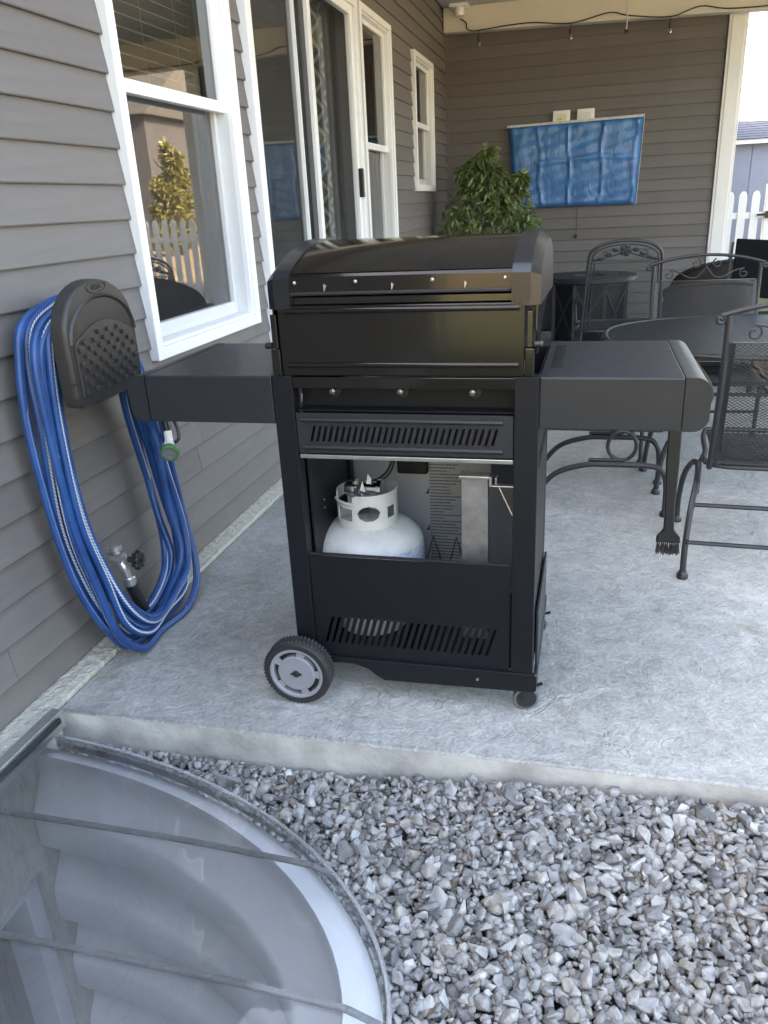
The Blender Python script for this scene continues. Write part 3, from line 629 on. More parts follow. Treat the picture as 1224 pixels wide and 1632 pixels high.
# posts
for x0, x1 in ((GX0, .826), (1.391, GX1)):
    b = MB(); b.box(x0, x1, YR, YR+.045, .125, .952); b.build('rear_post', M['black'], G, bevel=.002)
    b = MB(); b.box(x0, x1, 2.30, 2.345, .125, .952); b.build('front_post', M['black'], G, bevel=.002)
for x0 in (GX0+.001, GX1-.003):
    b = MB()
    y0, y1 = YR+.046, 2.299
    b.box(x0, x0+.002, y0, y1, .13, .70); b.box(x0, x0+.002, y0, y1, .745, .952)
    ys = np.linspace(y0, y1, 33)
    for i in range(0, 33, 2): b.box(x0+.0002, x0+.0018, ys[i], ys[min(i+1, 32)], .70, .745)
    b.build('side_panel', M['black'], G)
b = MB(); b.box(GX0+.002, GX1-.002, YR+.03, 2.34, .124, .132); b.build('base_shelf', M['black'], G)
# slotted panels
def slot_panel(name, x0, x1, z0, z1, y, sx0, sx1, sz0, sz1, n, wslot, shear, m, th=.003):
    b = MB(); pitch = (sx1-sx0)/n; zm = (sz0+sz1)/2; hh = (sz1-sz0)/2+.004; q = 8
    def P(u, v, yy): return (u+shear*v, yy, zm+v)
    for yy, fl in ((y, False), (y+th, True)):
        for k in range(n):
            c = sx0+pitch*(k+.5); inn = []; out = []
            hl = (sz1-sz0)/2-wslot/2
            for s in range(q+1): a = PI*s/q; inn.append((wslot/2*math.cos(a), hl+wslot/2*math.sin(a)))
            for s in range(q+1): a = PI+PI*s/q; inn.append((wslot/2*math.cos(a), -hl+wslot/2*math.sin(a)))
            for (u, v) in inn:
                if abs(v) <= hl+1e-9: out.append((math.copysign(pitch/2, u), v))
                else:
                    t = (abs(u)/(wslot/2)); out.append((u/(wslot/2)*pitch/2 if t < .999 else math.copysign(pitch/2, u), math.copysign(hh, v)))
            m_ = len(inn); vs = [P(c+u, v, yy) for u, v in inn]+[P(c+u, v, yy) for u, v in out]
            fs = [(i, (i+1) % m_, m_+(i+1) % m_, m_+i) for i in range(m_)]
            b.add(vs, [f if fl else f[::-1] for f in fs] if False else fs)
            if not fl:
                vi = [P(c+u, v, y) for u, v in inn]+[P(c+u, v, y+th) for u, v in inn]
                b.add(vi, fs)
        # rim: frame around the sheared slot field
        A = P(sx0, -hh, yy); B = P(sx1, -hh, yy); C = P(sx1, hh, yy); D = P(sx0, hh, yy)
        o = [(x0, yy, z0), (x1, yy, z0), (x1, yy, z1), (x0, yy, z1)]
        b.add(o+[A, B, C, D], [(0, 1, 5, 4), (1, 2, 6, 5), (2, 3, 7, 6), (3, 0, 4, 7)])
    b.add([(x0, y, z0), (x1, y, z0), (x1, y, z1), (x0, y, z1), (x0, y+th, z0), (x1, y+th, z0), (x1, y+th, z1), (x0, y+th, z1)], [(0, 1, 5, 4), (1, 2, 6, 5), (2, 3, 7, 6), (3, 0, 4, 7)])
    return b.build(name, m, G)
lp = slot_panel('lower_rear_panel', .829, 1.386, .131, .447, YR+.006, .862, 1.345, .172, .258, 25, .0085, .30, M['black'])
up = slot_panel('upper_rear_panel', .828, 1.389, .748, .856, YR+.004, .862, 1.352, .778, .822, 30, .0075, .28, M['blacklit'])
for z in (.838, .764):
    b = MB(); b.tube([(.842, YR+.002, z), (1.365, YR+.002, z)], .006, 10); o = b.build('pressed_rib', M['blacklit'], G, smooth=True)
b = MB(); b.box(.829, 1.388, YR+.006, YR+.012, .449, .456); b.build('panel_lip', M['blacklit'], G)
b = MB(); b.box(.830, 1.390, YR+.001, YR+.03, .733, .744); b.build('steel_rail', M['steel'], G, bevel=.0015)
# skirt with wheel cut-out
sk = [(.80, .129), (GX1+.006, .131), (GX1+.012, .123), (GX1+.012, .080), (GX1+.004, .074), (1.03, .066), (1.005, .080), (.985, .098), (.945, .111), (.90, .112), (.86, .108), (.80, .108)]
b = MB(); b.prism(sk, 'y', YR-.004, YR+.010); b.build('skirt', M['black'], G, bevel=.0015)
b = MB(); b.box(GX1+.002, GX1+.012, YR+.012, 2.36, .080, .125); b.box(GX1+.003, GX1+.010, YR+.05, 2.32, .126, .30); b.build('side_skirt', M['blacklit'], G, bevel=.002)
b = MB(); b.lathe([(.0, -.003), (.004, -.003), (.0045, 0)], (1.300, YR-.004, .101), 'y', 10); b.build('screw', M['steel'], G)
# recess with burner ends, glossy bar, firebox
b = MB(); b.box(.827, 1.390, 1.935, 1.945, .85, .93); b.build('burner_box', M['black'], G)
b = MB(); b.box(.828, 1.389, YR+.02, 1.934, .857, .861); b.box(.829, 1.388, 1.925, 1.929, .745, .856); b.build('dark_backing', M['black'], G)  # recess floor, and a dark sheet added so the slots look shaded inside
for x in (.917, 1.098, 1.283):
    b = MB(); b.lathe([(.0115, 0), (.0115, -.012), (.008, -.018), (.0, -.020)], (x, 1.934, .902), 'y', 14); o = b.build('burner_end', M['glint'], G, smooth=True)
    b = MB(); b.lathe([(.017, -.013), (.017, -.001), (.0158, -.001)], (x+.006, 1.934, .906), 'y', 14); put(b.build('collar', M['blackpl'], None, smooth=True), o)
b = MB(); b.prism([(.835, .90), (.841, .90), (.838, .876)], 'y', YR+.03, YR+.034); b.build('bracket', M['chrome'], G)
b = MB(); b.box(.828, 1.392, YR-.001, YR+.025, .921, .950); b.build('cross_bar', M['enamel'], G, bevel=.002)
b = MB(); b.box(.803, 1.413, YR+.002, YR+.012, .953, 1.126); b.box(.815, 1.40, YR+.012, 2.42, .955, 1.10); b.build('firebox', M['enamel'], G, bevel=.003)
for z in (1.114, .981):
    b = MB(); b.tube([(.822, YR+.001, z), (1.400, YR+.001, z)], .0068, 12); b.build('pressed_rib', M['enamel'], G, smooth=True)
b = MB(); b.box(.826, 1.385, YR+.016, YR+.040, 1.127, 1.146); b.build('firebox_lip', M['gloss'], G, bevel=.002)
for sx, x0, x1 in ((1, 1.4145, 1.436), (-1, .778, .8015)):
    b = MB(); b.box(x0, x1, YR-.002, YR+.03, .953, 1.02); b.build('hinge_bracket', M['gloss'], G, bevel=.002)
    b = MB(); b.box(x0+.003, x1-.005, YR+.004, YR+.028, 1.021, 1.106); b.build('hinge_arm', M['gloss'], G, bevel=.002)
    xc = x1 if sx > 0 else x0
    b = MB(); b.lathe([(.0085, 0), (.0085, .016*sx), (.006, .019*sx)], (xc, YR+.012, 1.028), 'x', 14); b.build('hinge_pin', M['blackpl'], G, smooth=True)
# lid
lidp = [0, 0, (1.888, 1.202), (1.94, 1.222), (2.01, 1.243), (2.09, 1.258), (2.18, 1.265), (2.28, 1.258), (2.38, 1.232), (2.45, 1.18), (2.47, 1.12)]
crv = cat_rom([(p[0], p[1], 0) for p in lidp[2:11]], 5); top_curve = [(p[0], p[1]) for p in crv]
b = MB(); pol = [(1.905, 1.196)]+top_curve; low = [(y-.0, z-.012) for y, z in top_curve[::-1]]
b.prism(pol+low, 'x', .838, 1.384); b.build('lid', M['gloss'], G, smooth=True, ang=30)
b = MB(); b.prism([(1.880, 1.152), (1.880, 1.193), (1.887, 1.199), (1.898, 1.205), (1.898, 1.152)], 'x', .838, 1.384); b.build('lid_rear_strip', M['enamel'], G, bevel=.0015)
b = MB(); b.box(.838, 1.380, 1.875, 1.896, 1.150, 1.158); b.build('lid_lip', M['blacklit'], G, bevel=.002)
for x in (.852, 1.008, 1.196, 1.366):
    b = MB(); b.lathe([(.0048, 0), (.0045, -.003), (.002, -.005)], (x, 1.880, 1.180), 'y', 10); b.build('bolt', M['steel'], G, smooth=True)
for x in (.932, 1.101, 1.276):
    b = MB(); b.prism([(x-.003, 1.176), (x+.002, 1.171), (x-.003, 1.159)], 'y', 1.872, 1.880); b.build('clip', M['zinc'], G)
# end caps: chamfered castings
def cap_outline(d):
    o = [(1.868+d, 1.118), (1.868+d, 1.192-d*.4)]+[(y+d*.2, z+.004-d) for y, z in top_curve[1:]]+[(2.482-d, 1.10)]
    return o
for sx, xi, xo in ((1, 1.382, 1.447), (-1, .840, .777)):
    A = cap_outline(0.0); B2 = cap_outline(.020)
    xm = xo-sx*.022; nn = len(A); b = MB()
    vs = [(xi, y, z) for y, z in A]+[(xm, y, z) for y, z in A]+[(xo, y, z) for y, z in B2]+[(xi, y+.006, z-.01) for y, z in A]
    fs = []
    for r in range(2): fs += [(r*nn+i, r*nn+i+1, (r+1)*nn+i+1, (r+1)*nn+i) for i in range(nn-1)]
    fs += [tuple(range(2*nn, 3*nn)), tuple(range(3*nn, 4*nn))]+[(i, 3*nn+i, 3*nn+i+1, i+1) for i in range(nn-1)]
    fs += [(0, nn, 2*nn, 3*nn), (nn-1, 4*nn-1, 3*nn-1, 2*nn-1)]
    b.add(vs, fs); b.build('lid_end_cap', M['capm'], G, smooth=True, ang=22)
    b = MB(); b.prism([(1.890, 1.118), (1.890, 1.06), (1.91, 1.0), (1.955, 1.0), (2.1, 1.06), (2.3, 1.10), (2.44, 1.118)], 'x', xo-sx*.006, xo-sx*.010); b.build('lid_side_plate', M['gloss'], G)
b = MB(); b.box(.806, 1.412, 2.40, 2.462, 1.02, 1.10); b.build('firebox_front', M['gloss'], G)
# side shelves
for sx in (-1, 1):
    if sx < 0: xin, xe, xo = .7695, .405, .352
    else: xin, xe, xo = 1.4515, 1.775, 1.832
    # hollow box: top, rear skirt, front skirt
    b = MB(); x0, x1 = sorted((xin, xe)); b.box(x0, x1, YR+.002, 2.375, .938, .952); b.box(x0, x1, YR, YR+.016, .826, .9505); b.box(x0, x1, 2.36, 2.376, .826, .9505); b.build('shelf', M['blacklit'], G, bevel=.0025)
    # rounded end cap
    w = abs(xo-xe); pr_ = [(0, .826)]
    r = .035
    for a in np.linspace(-PI/2, 0, 7): pr_.append((w-r+r*math.cos(a), .826+r+r*math.sin(a)))
    for a in np.linspace(0, PI/2, 7): pr_.append((w-r+r*math.cos(a), .9525-r+r*math.sin(a)))
    pr_.append((0, .9525)); pr_ = [(xe+sx*(u+.0015), z) for u, z in pr_]
    b = MB(); b.prism(pr_, 'y', YR-.001, 2.378); b.build('shelf_end_cap', M['blacklit'], G, smooth=True, ang=30)
    b = MB(); xs = xin+sx*.018
    for k in range(24): y = 2.30-k*.0135; b.box(xs, xs+sx*.028, y, y+.006, .9522, .9532)
    b.build('vent_slots', M['blackpl'], G)
# wheels on the left: axle runs front to back
def wheel(yc, face):
    w = empty('wheel', (.785, yc, .102)); put(w, G)
    r = .102; W2 = .026
    prof_ = [(r*.76, -W2*.8), (r*.81, -W2), (r*.93, -W2), (r*.985, -W2*.72), (r, -W2*.4), (r, W2*.4), (r*.985, W2*.72), (r*.93, W2), (r*.74, W2)]
    c = (.785, yc, .102)
    b = MB(); b.lathe(prof_, c, 'y', 48, cap=False); b.build('tyre', M['rubber'], w, smooth=True, ang=40)
    b = MB()
    for k in range(54):
        a = 2*PI*k/54
        for j, (u0, u1) in enumerate(((-.021, -.004), (.004, .021))):
            a2 = a+(.5*2*PI/54 if j else 0); cx, cz = c[0]+math.cos(a2)*r*.985, c[2]+math.sin(a2)*r*.985
            d = np.array([-math.sin(a2), 0, math.cos(a2)]); b.bar((cx-d[0]*.0012, yc+u0, cz-d[2]*.0012), (cx+d[0]*.0022, yc+u1, cz+d[2]*.0022), .0046, .0030, (math.cos(a2), 0, math.sin(a2)))
    b.build('tread', M['tread'], w)
    # hub disc with five curved slots: ring segments
    s = -1 if face < 0 else 1; y0 = yc+s*.024; b = MB(); nseg = 80; rings = [(.0, 0), (.012, 0), (.052, .0), (.056, -.002), (.069, -.002), (.074, .001), (.080, .001)]
    ang = [2*PI*k/nseg for k in range(nseg)]
    def hp(r_, a, d): return (c[0]+r_*math.cos(a), y0+s*d, c[2]+r_*math.sin(a))
    for ri in range(1, len(rings)-1):
        for k in range(nseg):
            if ri == 3 and 3 <= k % 16 <= 13: continue
            r0, d0 = rings[ri]; r1, d1 = rings[ri+1]; a0, a1 = ang[k], ang[(k+1) % nseg] if k < nseg-1 else 2*PI
            b.add([hp(r0, a0, d0), hp(r1, a0, d1), hp(r1, a1, d1), hp(r0, a1, d0)], [(0, 1, 2, 3)])
    for k in range(nseg):       # walls of the slots and the centre disc
        a0, a1 = ang[k], ang[k]+2*PI/nseg
        b.add([hp(0, 0, 0), hp(.012, a0, 0), hp(.012, a1, 0)], [(0, 1, 2)])
        if 3 <= k % 16 <= 13:
            for rr_ in (.056, .069): b.add([hp(rr_, a0, -.002), hp(rr_, a1, -.002), hp(rr_, a1, -.016), hp(rr_, a0, -.016)], [(0, 1, 2, 3)])
    b.build('rim', M['hub'], w, smooth=True, ang=30)
    b = MB(); b.lathe([(.079, -s*.004), (.03, -s*.004)], (c[0], y0-s*.012, c[2]), 'y', 32, cap=False); b.build('rim_back', M['rubber'], w)
    b = MB(); b.lathe([(.011, 0), (.010, s*.004), (.005, s*.006), (.0, s*.006)], (c[0], y0, c[2]), 'y', 14); b.bar((c[0]-.015, y0+s*.003, c[2]), (c[0]+.016, y0+s*.003, c[2]+.001), .004, .006); b.build('axle_cap', M['iron'], w, smooth=True)
    return w
wheel(1.825, -1); wheel(2.36, 1)
b = MB(); b.tube([(.785, 1.83, .102), (.785, 2.36, .102)], .006, 8); b.build('axle', M['steel'], G)
def caster(x, y, turn):
    w = empty('caster', (x, y, 0)); put(w, G)
    cs, sn = math.cos(turn), math.sin(turn); r = .036
    def T(b): return b.xf(Matrix.Translation((x, y, 0)) @ Matrix.Rotation(turn, 4, 'Z'))
    b = MB(); b.lathe([(r*.8, -.011), (r*.97, -.010), (r, -.004), (r, .004), (r*.97, .010), (r*.8, .011)], (0, 0, r), 'y', 24, cap=False); T(b).build('caster_wheel', M['caster'], w, smooth=True)
    b = MB(); b.lathe([(r*.82, -.0105), (r*.5, -.009), (.006, -.0125), (0, -.0125)], (0, 0, r), 'y', 20, cap=False); b.lathe([(r*.82, .0105), (r*.5, .009), (.006, .0125), (0, .0125)], (0, 0, r), 'y', 20, cap=False); T(b).build('caster_hub', M['blackpl'], w, smooth=True)
    b = MB()
    for s in (-1, 1): b.prism([(-.006, .034), (.006, .034), (.016, .064), (.014, .0735), (-.016, .0735)], 'y', s*.0135, s*.0165)
    b.box(-.018, .018, -.0165, .0165, .0725, .0745); b.bar((.012, 0, .068), (.046, 0, .078), .012, .004); T(b).build('fork', M['blackpl'], w, bevel=.001)
caster(1.432, 1.900, .22); caster(1.432, 2.322, .1)
# inside the cabinet: front doors seen from within, text label, handle recess, tank hook
b = MB(); b.box(.829, 1.388, 2.325, 2.331, .14, .74); b.build('cabinet_door', M['doorin'], G)
b = MB(); b.add([(1.085, 2.3235, .20), (1.215, 2.3235, .20), (1.215, 2.3235, .585), (1.085, 2.3235, .585)], [(0, 1, 2, 3)]); b.build('warning_label', M['warn'], G, uvs=[(0, 0), (1, 0), (1, 1), (0, 1)])
for z in (.478, .352):
    b = MB(); b.prism([(1.072, z), (1.083, z), (1.083, z+.022), (1.079, z+.010)], 'y', 2.3215, 2.3235); b.build('warning_icon', M['ink'], G)
b = MB(); b.box(.985, 1.085, 2.300, 2.324, .548, .60); b.build('door_handle_box', M['blackpl'], G, bevel=.008)
b = MB(); b.box(.829, .834, 1.92, 2.30, .14, .74); b.box(.832, .842, 2.27, 2.30, .14, .74); b.build('cabinet_lining', M['black'], G)
for z in (.56, .535):
    b = MB(); b.lathe([(.003, 0), (.003, .002), (0, .002)], (.834, 2.02, z), 'x', 8); b.build('rivet', M['steel'], G)
# grease tray box and its brackets on the right
b = MB(); b.box(1.240, 1.315, 1.985, 2.015, .16, .655); b.build('cylinder_shield', M['greasy'], G, bevel=.003)
b = MB(); b.box(1.237, 1.320, 1.970, 2.012, .6555, .664); b.build('shield_top_flange', M['steel'], G, bevel=.0015)
b = MB(); b.box(1.322, 1.386, 1.985, 2.2, .640, .7); b.build('slide_housing', M['gloss'], G, bevel=.002)
b = MB(); b.box(1.318, 1.386, 1.974, 1.984, .634, .638); b.box(1.318, 1.326, 1.972, 1.984, .634, .662); b.box(1.334, 1.340, 1.972, 1.984, .640, .660); b.build('slide_bracket', M['steel'], G, bevel=.001)
b = MB(); b.tube([(1.345, 1.98, .632), (1.382, 1.965, .56)], .0028, 8); b.build('stay_rod', M['steel'], G)
b = MB()
for x in (1.128, 1.199):
    b.tube([(x-.020, 2.12, .13), (x-.018, 2.12, .33), (x, 2.15, .405), (x+.016, 2.17, .33), (x+.016, 2.17, .13)], .0022, 6)
b.build('tank_rack_wire', M['cable'], G)
# ---- propane tank: a thing of its own that stands inside
tk = empty('propane_tank', (.942, 2.095, .132)); tag(tk, 'white propane tank with handled collar standing inside the grill cabinet', 'propane tank')
c = (.942, 2.095, 0); Rk = .165
prof_ = [(.10, .196), (.125, .202), (.147, .218), (.160, .245), (Rk, .27), (Rk, .408), (.162, .420), (.153, .435), (.134, .452), (.108, .466), (.07, .475), (.0, .479)]
b = MB(); b.lathe(prof_, c, 'z', 48); b.build('tank_body', M['tank'], tk, smooth=True)
b = MB(); b.lathe([(Rk+.0015, .262), (Rk+.0012, .417)], c, 'z', 48, cap=False); b.build('printed_sleeve', M['sleeve'], tk, smooth=True)
b = MB(); b.lathe([(.105, .1335), (.105, .197), (.101, .197), (.101, .1335), (.105, .1335)], c, 'z', 40, cap=False); b.build('foot_ring', M['tank'], tk, smooth=True)
# collar: cylinder sheet with openings, open at the back
b = MB(); nA, nZ = 200, 40; r0 = .090; z0, z1 = .466, .574
def hole(a, z):
    d = math.degrees(a) % 360
    if 352 < d or d < 35: return False
    for cd, hw, hh_, zz, rnd in ((288, 21, .023, .523, True), (236, 20, .019, .518, False), (338, 12, .018, .518, False), (165, 18, .02, .520, False)):
        u = (d-cd)/hw; w = (z-zz)/hh_
        if (u*u+w*w < 1) if rnd else (abs(u) < 1 and abs(w) < 1): return True
    return False
def keep(a, z):
    d = math.degrees(a) % 360
    if z > .551 and 205 < d < 258: return z < .553
    if 40 < d < 140: return z < .505 if (60 < d < 120) else True
    if z < .474 and not (285 < d < 300): return z > .472
    return True
def cp_(a, z, r_): return (c[0]+r_*math.cos(a), c[1]+r_*math.sin(a), z)
for i in range(nA):
    for j in range(nZ):
        a0, a1 = 2*PI*i/nA, 2*PI*(i+1)/nA; za, zb = z0+(z1-z0)*j/nZ, z0+(z1-z0)*(j+1)/nZ; am, zm_ = (a0+a1)/2, (za+zb)/2
        if hole(am, zm_) or not keep(am, zm_): continue
        vs = [cp_(a, z, r_) for r_ in (r0, r0-.003) for a, z in ((a0, za), (a1, za), (a1, zb), (a0, zb))]
        b.add(vs, [(0, 1, 2, 3), (7, 6, 5, 4), (0, 4, 5, 1), (1, 5, 6, 2), (2, 6, 7, 3), (3, 7, 4, 0)])
b.build('collar', M['tank'], tk)
b = MB(); b.tube([cp_(a, .575, r0-.001) for a in np.linspace(math.radians(262), math.radians(400), 30)], .0035, 6); b.tube([cp_(a, .553, r0+.002) for a in np.linspace(math.radians(204), math.radians(262), 16)], .0045, 6); b.build('collar_rim', M['tank'], tk, smooth=True)
b = MB(); b.lathe([(.022, .475), (.022, .51), (.014, .515), (.014, .56), (.017, .562), (.017, .585), (.0, .586)], (.927, 2.10, 0), 'z', 16); b.lathe([(.020, 0), (.026, .012), (.026, .03), (.018, .038), (0, .038)], (.887, 2.07, .580), 'x', 18); b.lathe([(.022, 0), (.022, .04), (.03, .042), (.03, .055), (0, .055)], (.942, 2.07, .580), 'x', 18); b.build('valve', M['chrome'], tk, smooth=True)
b = MB(); b.prism([(.950, .59), (.958, .628), (.968, .615), (.964, .585)], 'y', 2.06, 2.063); b.prism([(.938, .585), (.946, .612), (.954, .58)], 'y', 2.04, 2.043); b.build('hang_tag', M['boxface'], tk)
gh = empty('gas_hose', (.97, 2.08, .58)); tag(gh, 'black rubber gas hose curving up from the propane tank valve', 'hose')
b = MB(); b.tube(cat_rom([(.952, 2.09, .59), (.985, 2.10, .60), (1.012, 2.12, .63), (1.020, 2.14, .69), (.995, 2.15, .78), (.975, 2.16, .86)], 8), .0075, 10); b.build('rubber_hose', M['cable'], gh, smooth=True)
b = MB(); b.lathe([(.009, 0), (.009, .02), (.007, .024)], (.945, 2.09, .59), 'x', 12); b.build('fitting', M['chrome'], gh, smooth=True)

# ---- grill brush hanging under the right shelf
br = empty('grill_brush', (1.80, 2.15, .39)); tag(br, 'long-handled grill brush hanging below the right shelf of the grill', 'brush')
def loft(b, secs):
    vs = []
    for (x, y, z, w, t) in secs: vs += [(x-w/2, y-t/2, z), (x+w/2, y-t/2, z), (x+w/2, y+t/2, z), (x-w/2, y+t/2, z)]
    m_ = len(secs); fs = [(0, 3, 2, 1), tuple(range(4*m_-4, 4*m_))]+[(4*i+k, 4*i+(k+1) % 4, 4*i+4+(k+1) % 4, 4*i+4+k) for i in range(m_-1) for k in range(4)]
    b.add(vs, fs)
b = MB(); loft(b, [(1.800, 2.15, .426, .066, .012), (1.800, 2.15, .444, .062, .014), (1.800, 2.15, .455, .044, .016), (1.799, 2.15, .468, .028, .018), (1.797, 2.15, .52, .026, .019), (1.794, 2.15, .66, .034, .019), (1.792, 2.15, .80, .034, .019), (1.791, 2.15, .825, .024, .016)])
b.build('handle', M['blackpl'], br, smooth=True, bevel=.003, ang=50)
b = MB()
for i in range(11):
    for j in range(4):
        x = 1.772+i*.0056; y = 2.142+j*.0055
        for _ in range(3): b.bar((x, y, .428), (x+random.gauss(0, .003), y+random.gauss(0, .003), .392+random.uniform(-.004, .006)), .0016, .0016, (0, 1, 0))
b.build('bristles', M['iron'], br)
b = MB(); b.prism([(1.772, .448), (1.786, .464), (1.814, .464), (1.828, .448), (1.829, .432), (1.771, .432)], 'y', 2.1400, 2.1430); b.build('scraper', M['blackpl'], br)
b = MB(); b.tube(cat_rom([(1.791, 2.15, .826), (1.791, 2.13, .815), (1.791, 2.135, .79)], 5), .002, 6); b.build('hook', M['steel'], br)

# ================================================================== HOSE, HANGER, SPIGOT, NOZZLE
hg = empty('hose_hanger', (0.1, 2.02, .86)); tag(hg, 'dark brown plastic hose hanger with studded storage flap on the siding', 'hose hanger')
def arch(y0, y1, z0, z1, rise, n=20, rb=.03):
    pts = [(y0+rb, z0), (y1-rb, z0), (y1-rb*.3, z0+rb*.3), (y1, z0+rb)]; yc, a = (y0+y1)/2, (y1-y0)/2
    for t in np.linspace(0, PI, n): pts.append((yc+a*math.cos(t), z1-rise+rise*math.sin(t)**.9 if 0 < t < PI else z1-rise))
    return pts+[(y0, z0+rb), (y0+rb*.3, z0+rb*.3)]
def scale_poly(p, k, d=0):
    cy = sum(q[0] for q in p)/len(p); cz = sum(q[1] for q in p)/len(p); return [(cy+(q[0]-cy)*k, cz+(q[1]-cz)*k+d) for q in p]
A0 = arch(1.842, 2.188, .858, 1.194, .150); nn = len(A0); b = MB()
lay = [(.162, scale_poly(A0, 1.0)), (.194, scale_poly(A0, 1.0)), (.203, scale_poly(A0, .985)), (.207, scale_poly(A0, .955))]
vs = [(x, q[0], q[1]) for x, p in lay for q in p]
b.add(vs, [(r*nn+i, r*nn+(i+1) % nn, (r+1)*nn+(i+1) % nn, (r+1)*nn+i) for r in range(3) for i in range(nn)]+[tuple(range(nn))[::-1], tuple(range(3*nn, 4*nn))]); b.build('cover', M['plastic'], hg, smooth=True, ang=40)
# raised lower step with arched top edge = storage flap, recessed arch above
b = MB(); fl = [(1.868, .890), (2.162, .890)]+[(2.162-(.294)*t, 1.035+.048*math.sin(PI*t)) for t in np.linspace(0, 1, 14)]; b.prism(fl, 'x', .2045, .2135); flap = b.build('storage_flap', M['plastic'], hg, bevel=.003)
for i in range(9):
    for j in range(12):
        if (i+j) % 2: continue
        y = 1.881+j*.0243; z = .903+i*.0190
        if z > 1.022+.048*math.sin(PI*(y-1.868)/.294): continue
        b = MB(); b.box(.2133, .2215, y-.0062, y+.0062, z-.006, z+.006); o = b.build('stud', M['plastic'], None, bevel=.0015); put(o, flap)
b = MB(); ar = [(2.018+.165*math.cos(t), 1.035+.118*math.sin(t)) for t in np.linspace(0, PI, 22)]; ar2 = [(2.018+.155*math.cos(t), 1.035+.108*math.sin(t)) for t in np.linspace(PI, 0, 22)]
m_ = len(ar)
b.add([(.208, y, z) for y, z in ar]+[(.2085, y, z) for y, z in ar2[::-1]]+[(.2145, (p[0]+q[0])/2, (p[1]+q[1])/2) for p, q in zip(ar, ar2[::-1])], [(i, i+1, 2*m_+i+1, 2*m_+i) for i in range(m_-1)]+[(2*m_+i, 2*m_+i+1, m_+i+1, m_+i) for i in range(m_-1)]); b.build('arch_ridge', M['plastic'], hg, smooth=True)
b = MB(); b.tube([(.208, 2.018+.046*math.cos(t), 1.172+.015*math.sin(t)) for t in np.linspace(0, 2*PI, 28)[:-1]], .0022, 6, closed=True); badge = b.build('badge', M['plastic'], hg, smooth=True)
tc = bpy.data.curves.new('logo', 'FONT'); tc.body = 'AMES'; tc.size = .020; tc.extrude = .0012; tc.align_x = 'CENTER'; tc.align_y = 'CENTER'; to = bpy.data.objects.new('logo', tc); COL.objects.link(to)
bpy.context.view_layer.update(); lm = bpy.data.meshes.new_from_object(to.evaluated_get(bpy.context.evaluated_depsgraph_get())); bpy.data.objects.remove(to); lm.materials.clear(); lm.materials.append(M['plastic'])
lo = bpy.data.objects.new('logo', lm); COL.objects.link(lo); put(lo, badge); 
lm.transform(Matrix(((0, 0, 1, .209), (1, 0, 0, 2.018), (0, 1, 0, 1.172), (0, 0, 0, 1))))
b = MB(); b.box(-.0, .150, 1.93, 2.10, .93, 1.10); b.build('hub_drum', M['plastic'], hg, bevel=.03, segs=4)
b = MB(); b.box(-.001, .02, 1.93, 2.10, .90, 1.10); b.build('wall_plate', M['plastic'], hg, bevel=.008)
for z in (.93, .868+.02):
    b = MB(); b.box(.190, .209, 1.838, 1.866, z, z+.004); b.build('step_edge', M['plastic'], hg)
gho = empty('garden_hose', (.12, 2.1, 0)); tag(gho, 'bright blue garden hose with white stripe coiled on the wall hanger', 'garden hose')
outer_l = [(2.10, 1.135), (1.995, 1.125), (1.885, 1.085), (1.825, 1.005), (1.812, 0.804), (1.820, 0.503), (1.850, 0.285), (1.890, 0.120), (1.965, .020), (2.11, 0.014), (2.29, 0.020), (2.40, 0.10), (2.437, 0.371), (2.405, 0.651), (2.34, 0.90), (2.24, 1.07)]
inner_l = [(2.06, 1.105), (1.985, 1.09), (1.925, 1.04), (1.910, .95), (1.905, .78), (1.918, 0.55), (1.945, 0.344), (2.00, 0.175), (2.13, 0.085), (2.29, .125), (2.36, 0.22), (2.365, 0.393), (2.325, 0.60), (2.265, 0.78), (2.20, .95), (2.13, 1.07)]
pts = []; NL = 10
ss = [.0, .75, .2, .95, .45, 1.0, .3, .62, .1, .85]; xs_ = [.045, .060, .075, .050, .095, .115, .120, .135, .085, .128]
for k in range(NL):
    m_ = len(outer_l)
    for i in range(m_):
        s0, s1 = ss[k], ss[(k+1) % NL]; t = i/m_; q = s0+(s1-s0)*max(0, t*4-3); x0_, x1_ = xs_[k], xs_[(k+1) % NL]
        y = inner_l[i][0]*(1-q)+outer_l[i][0]*q+random.gauss(0, .008); z = inner_l[i][1]*(1-q)+outer_l[i][1]*q+random.gauss(0, .005)
        bot = max(0, .4-z)*.16
        pts.append((x0_+(x1_-x0_)*t+random.gauss(0, .005)+bot, y, max(z, .016)))
pts += [(.135, 2.36, .62), (.16, 2.33, .70), (.185, 2.30, .735)]
P = cat_rom(pts, 6); nt = 10; b = MB(); b.tube(P, .0128, nt)
L = np.concatenate([[0], np.cumsum([np.linalg.norm(P[i+1]-P[i]) for i in range(len(P)-1)])])
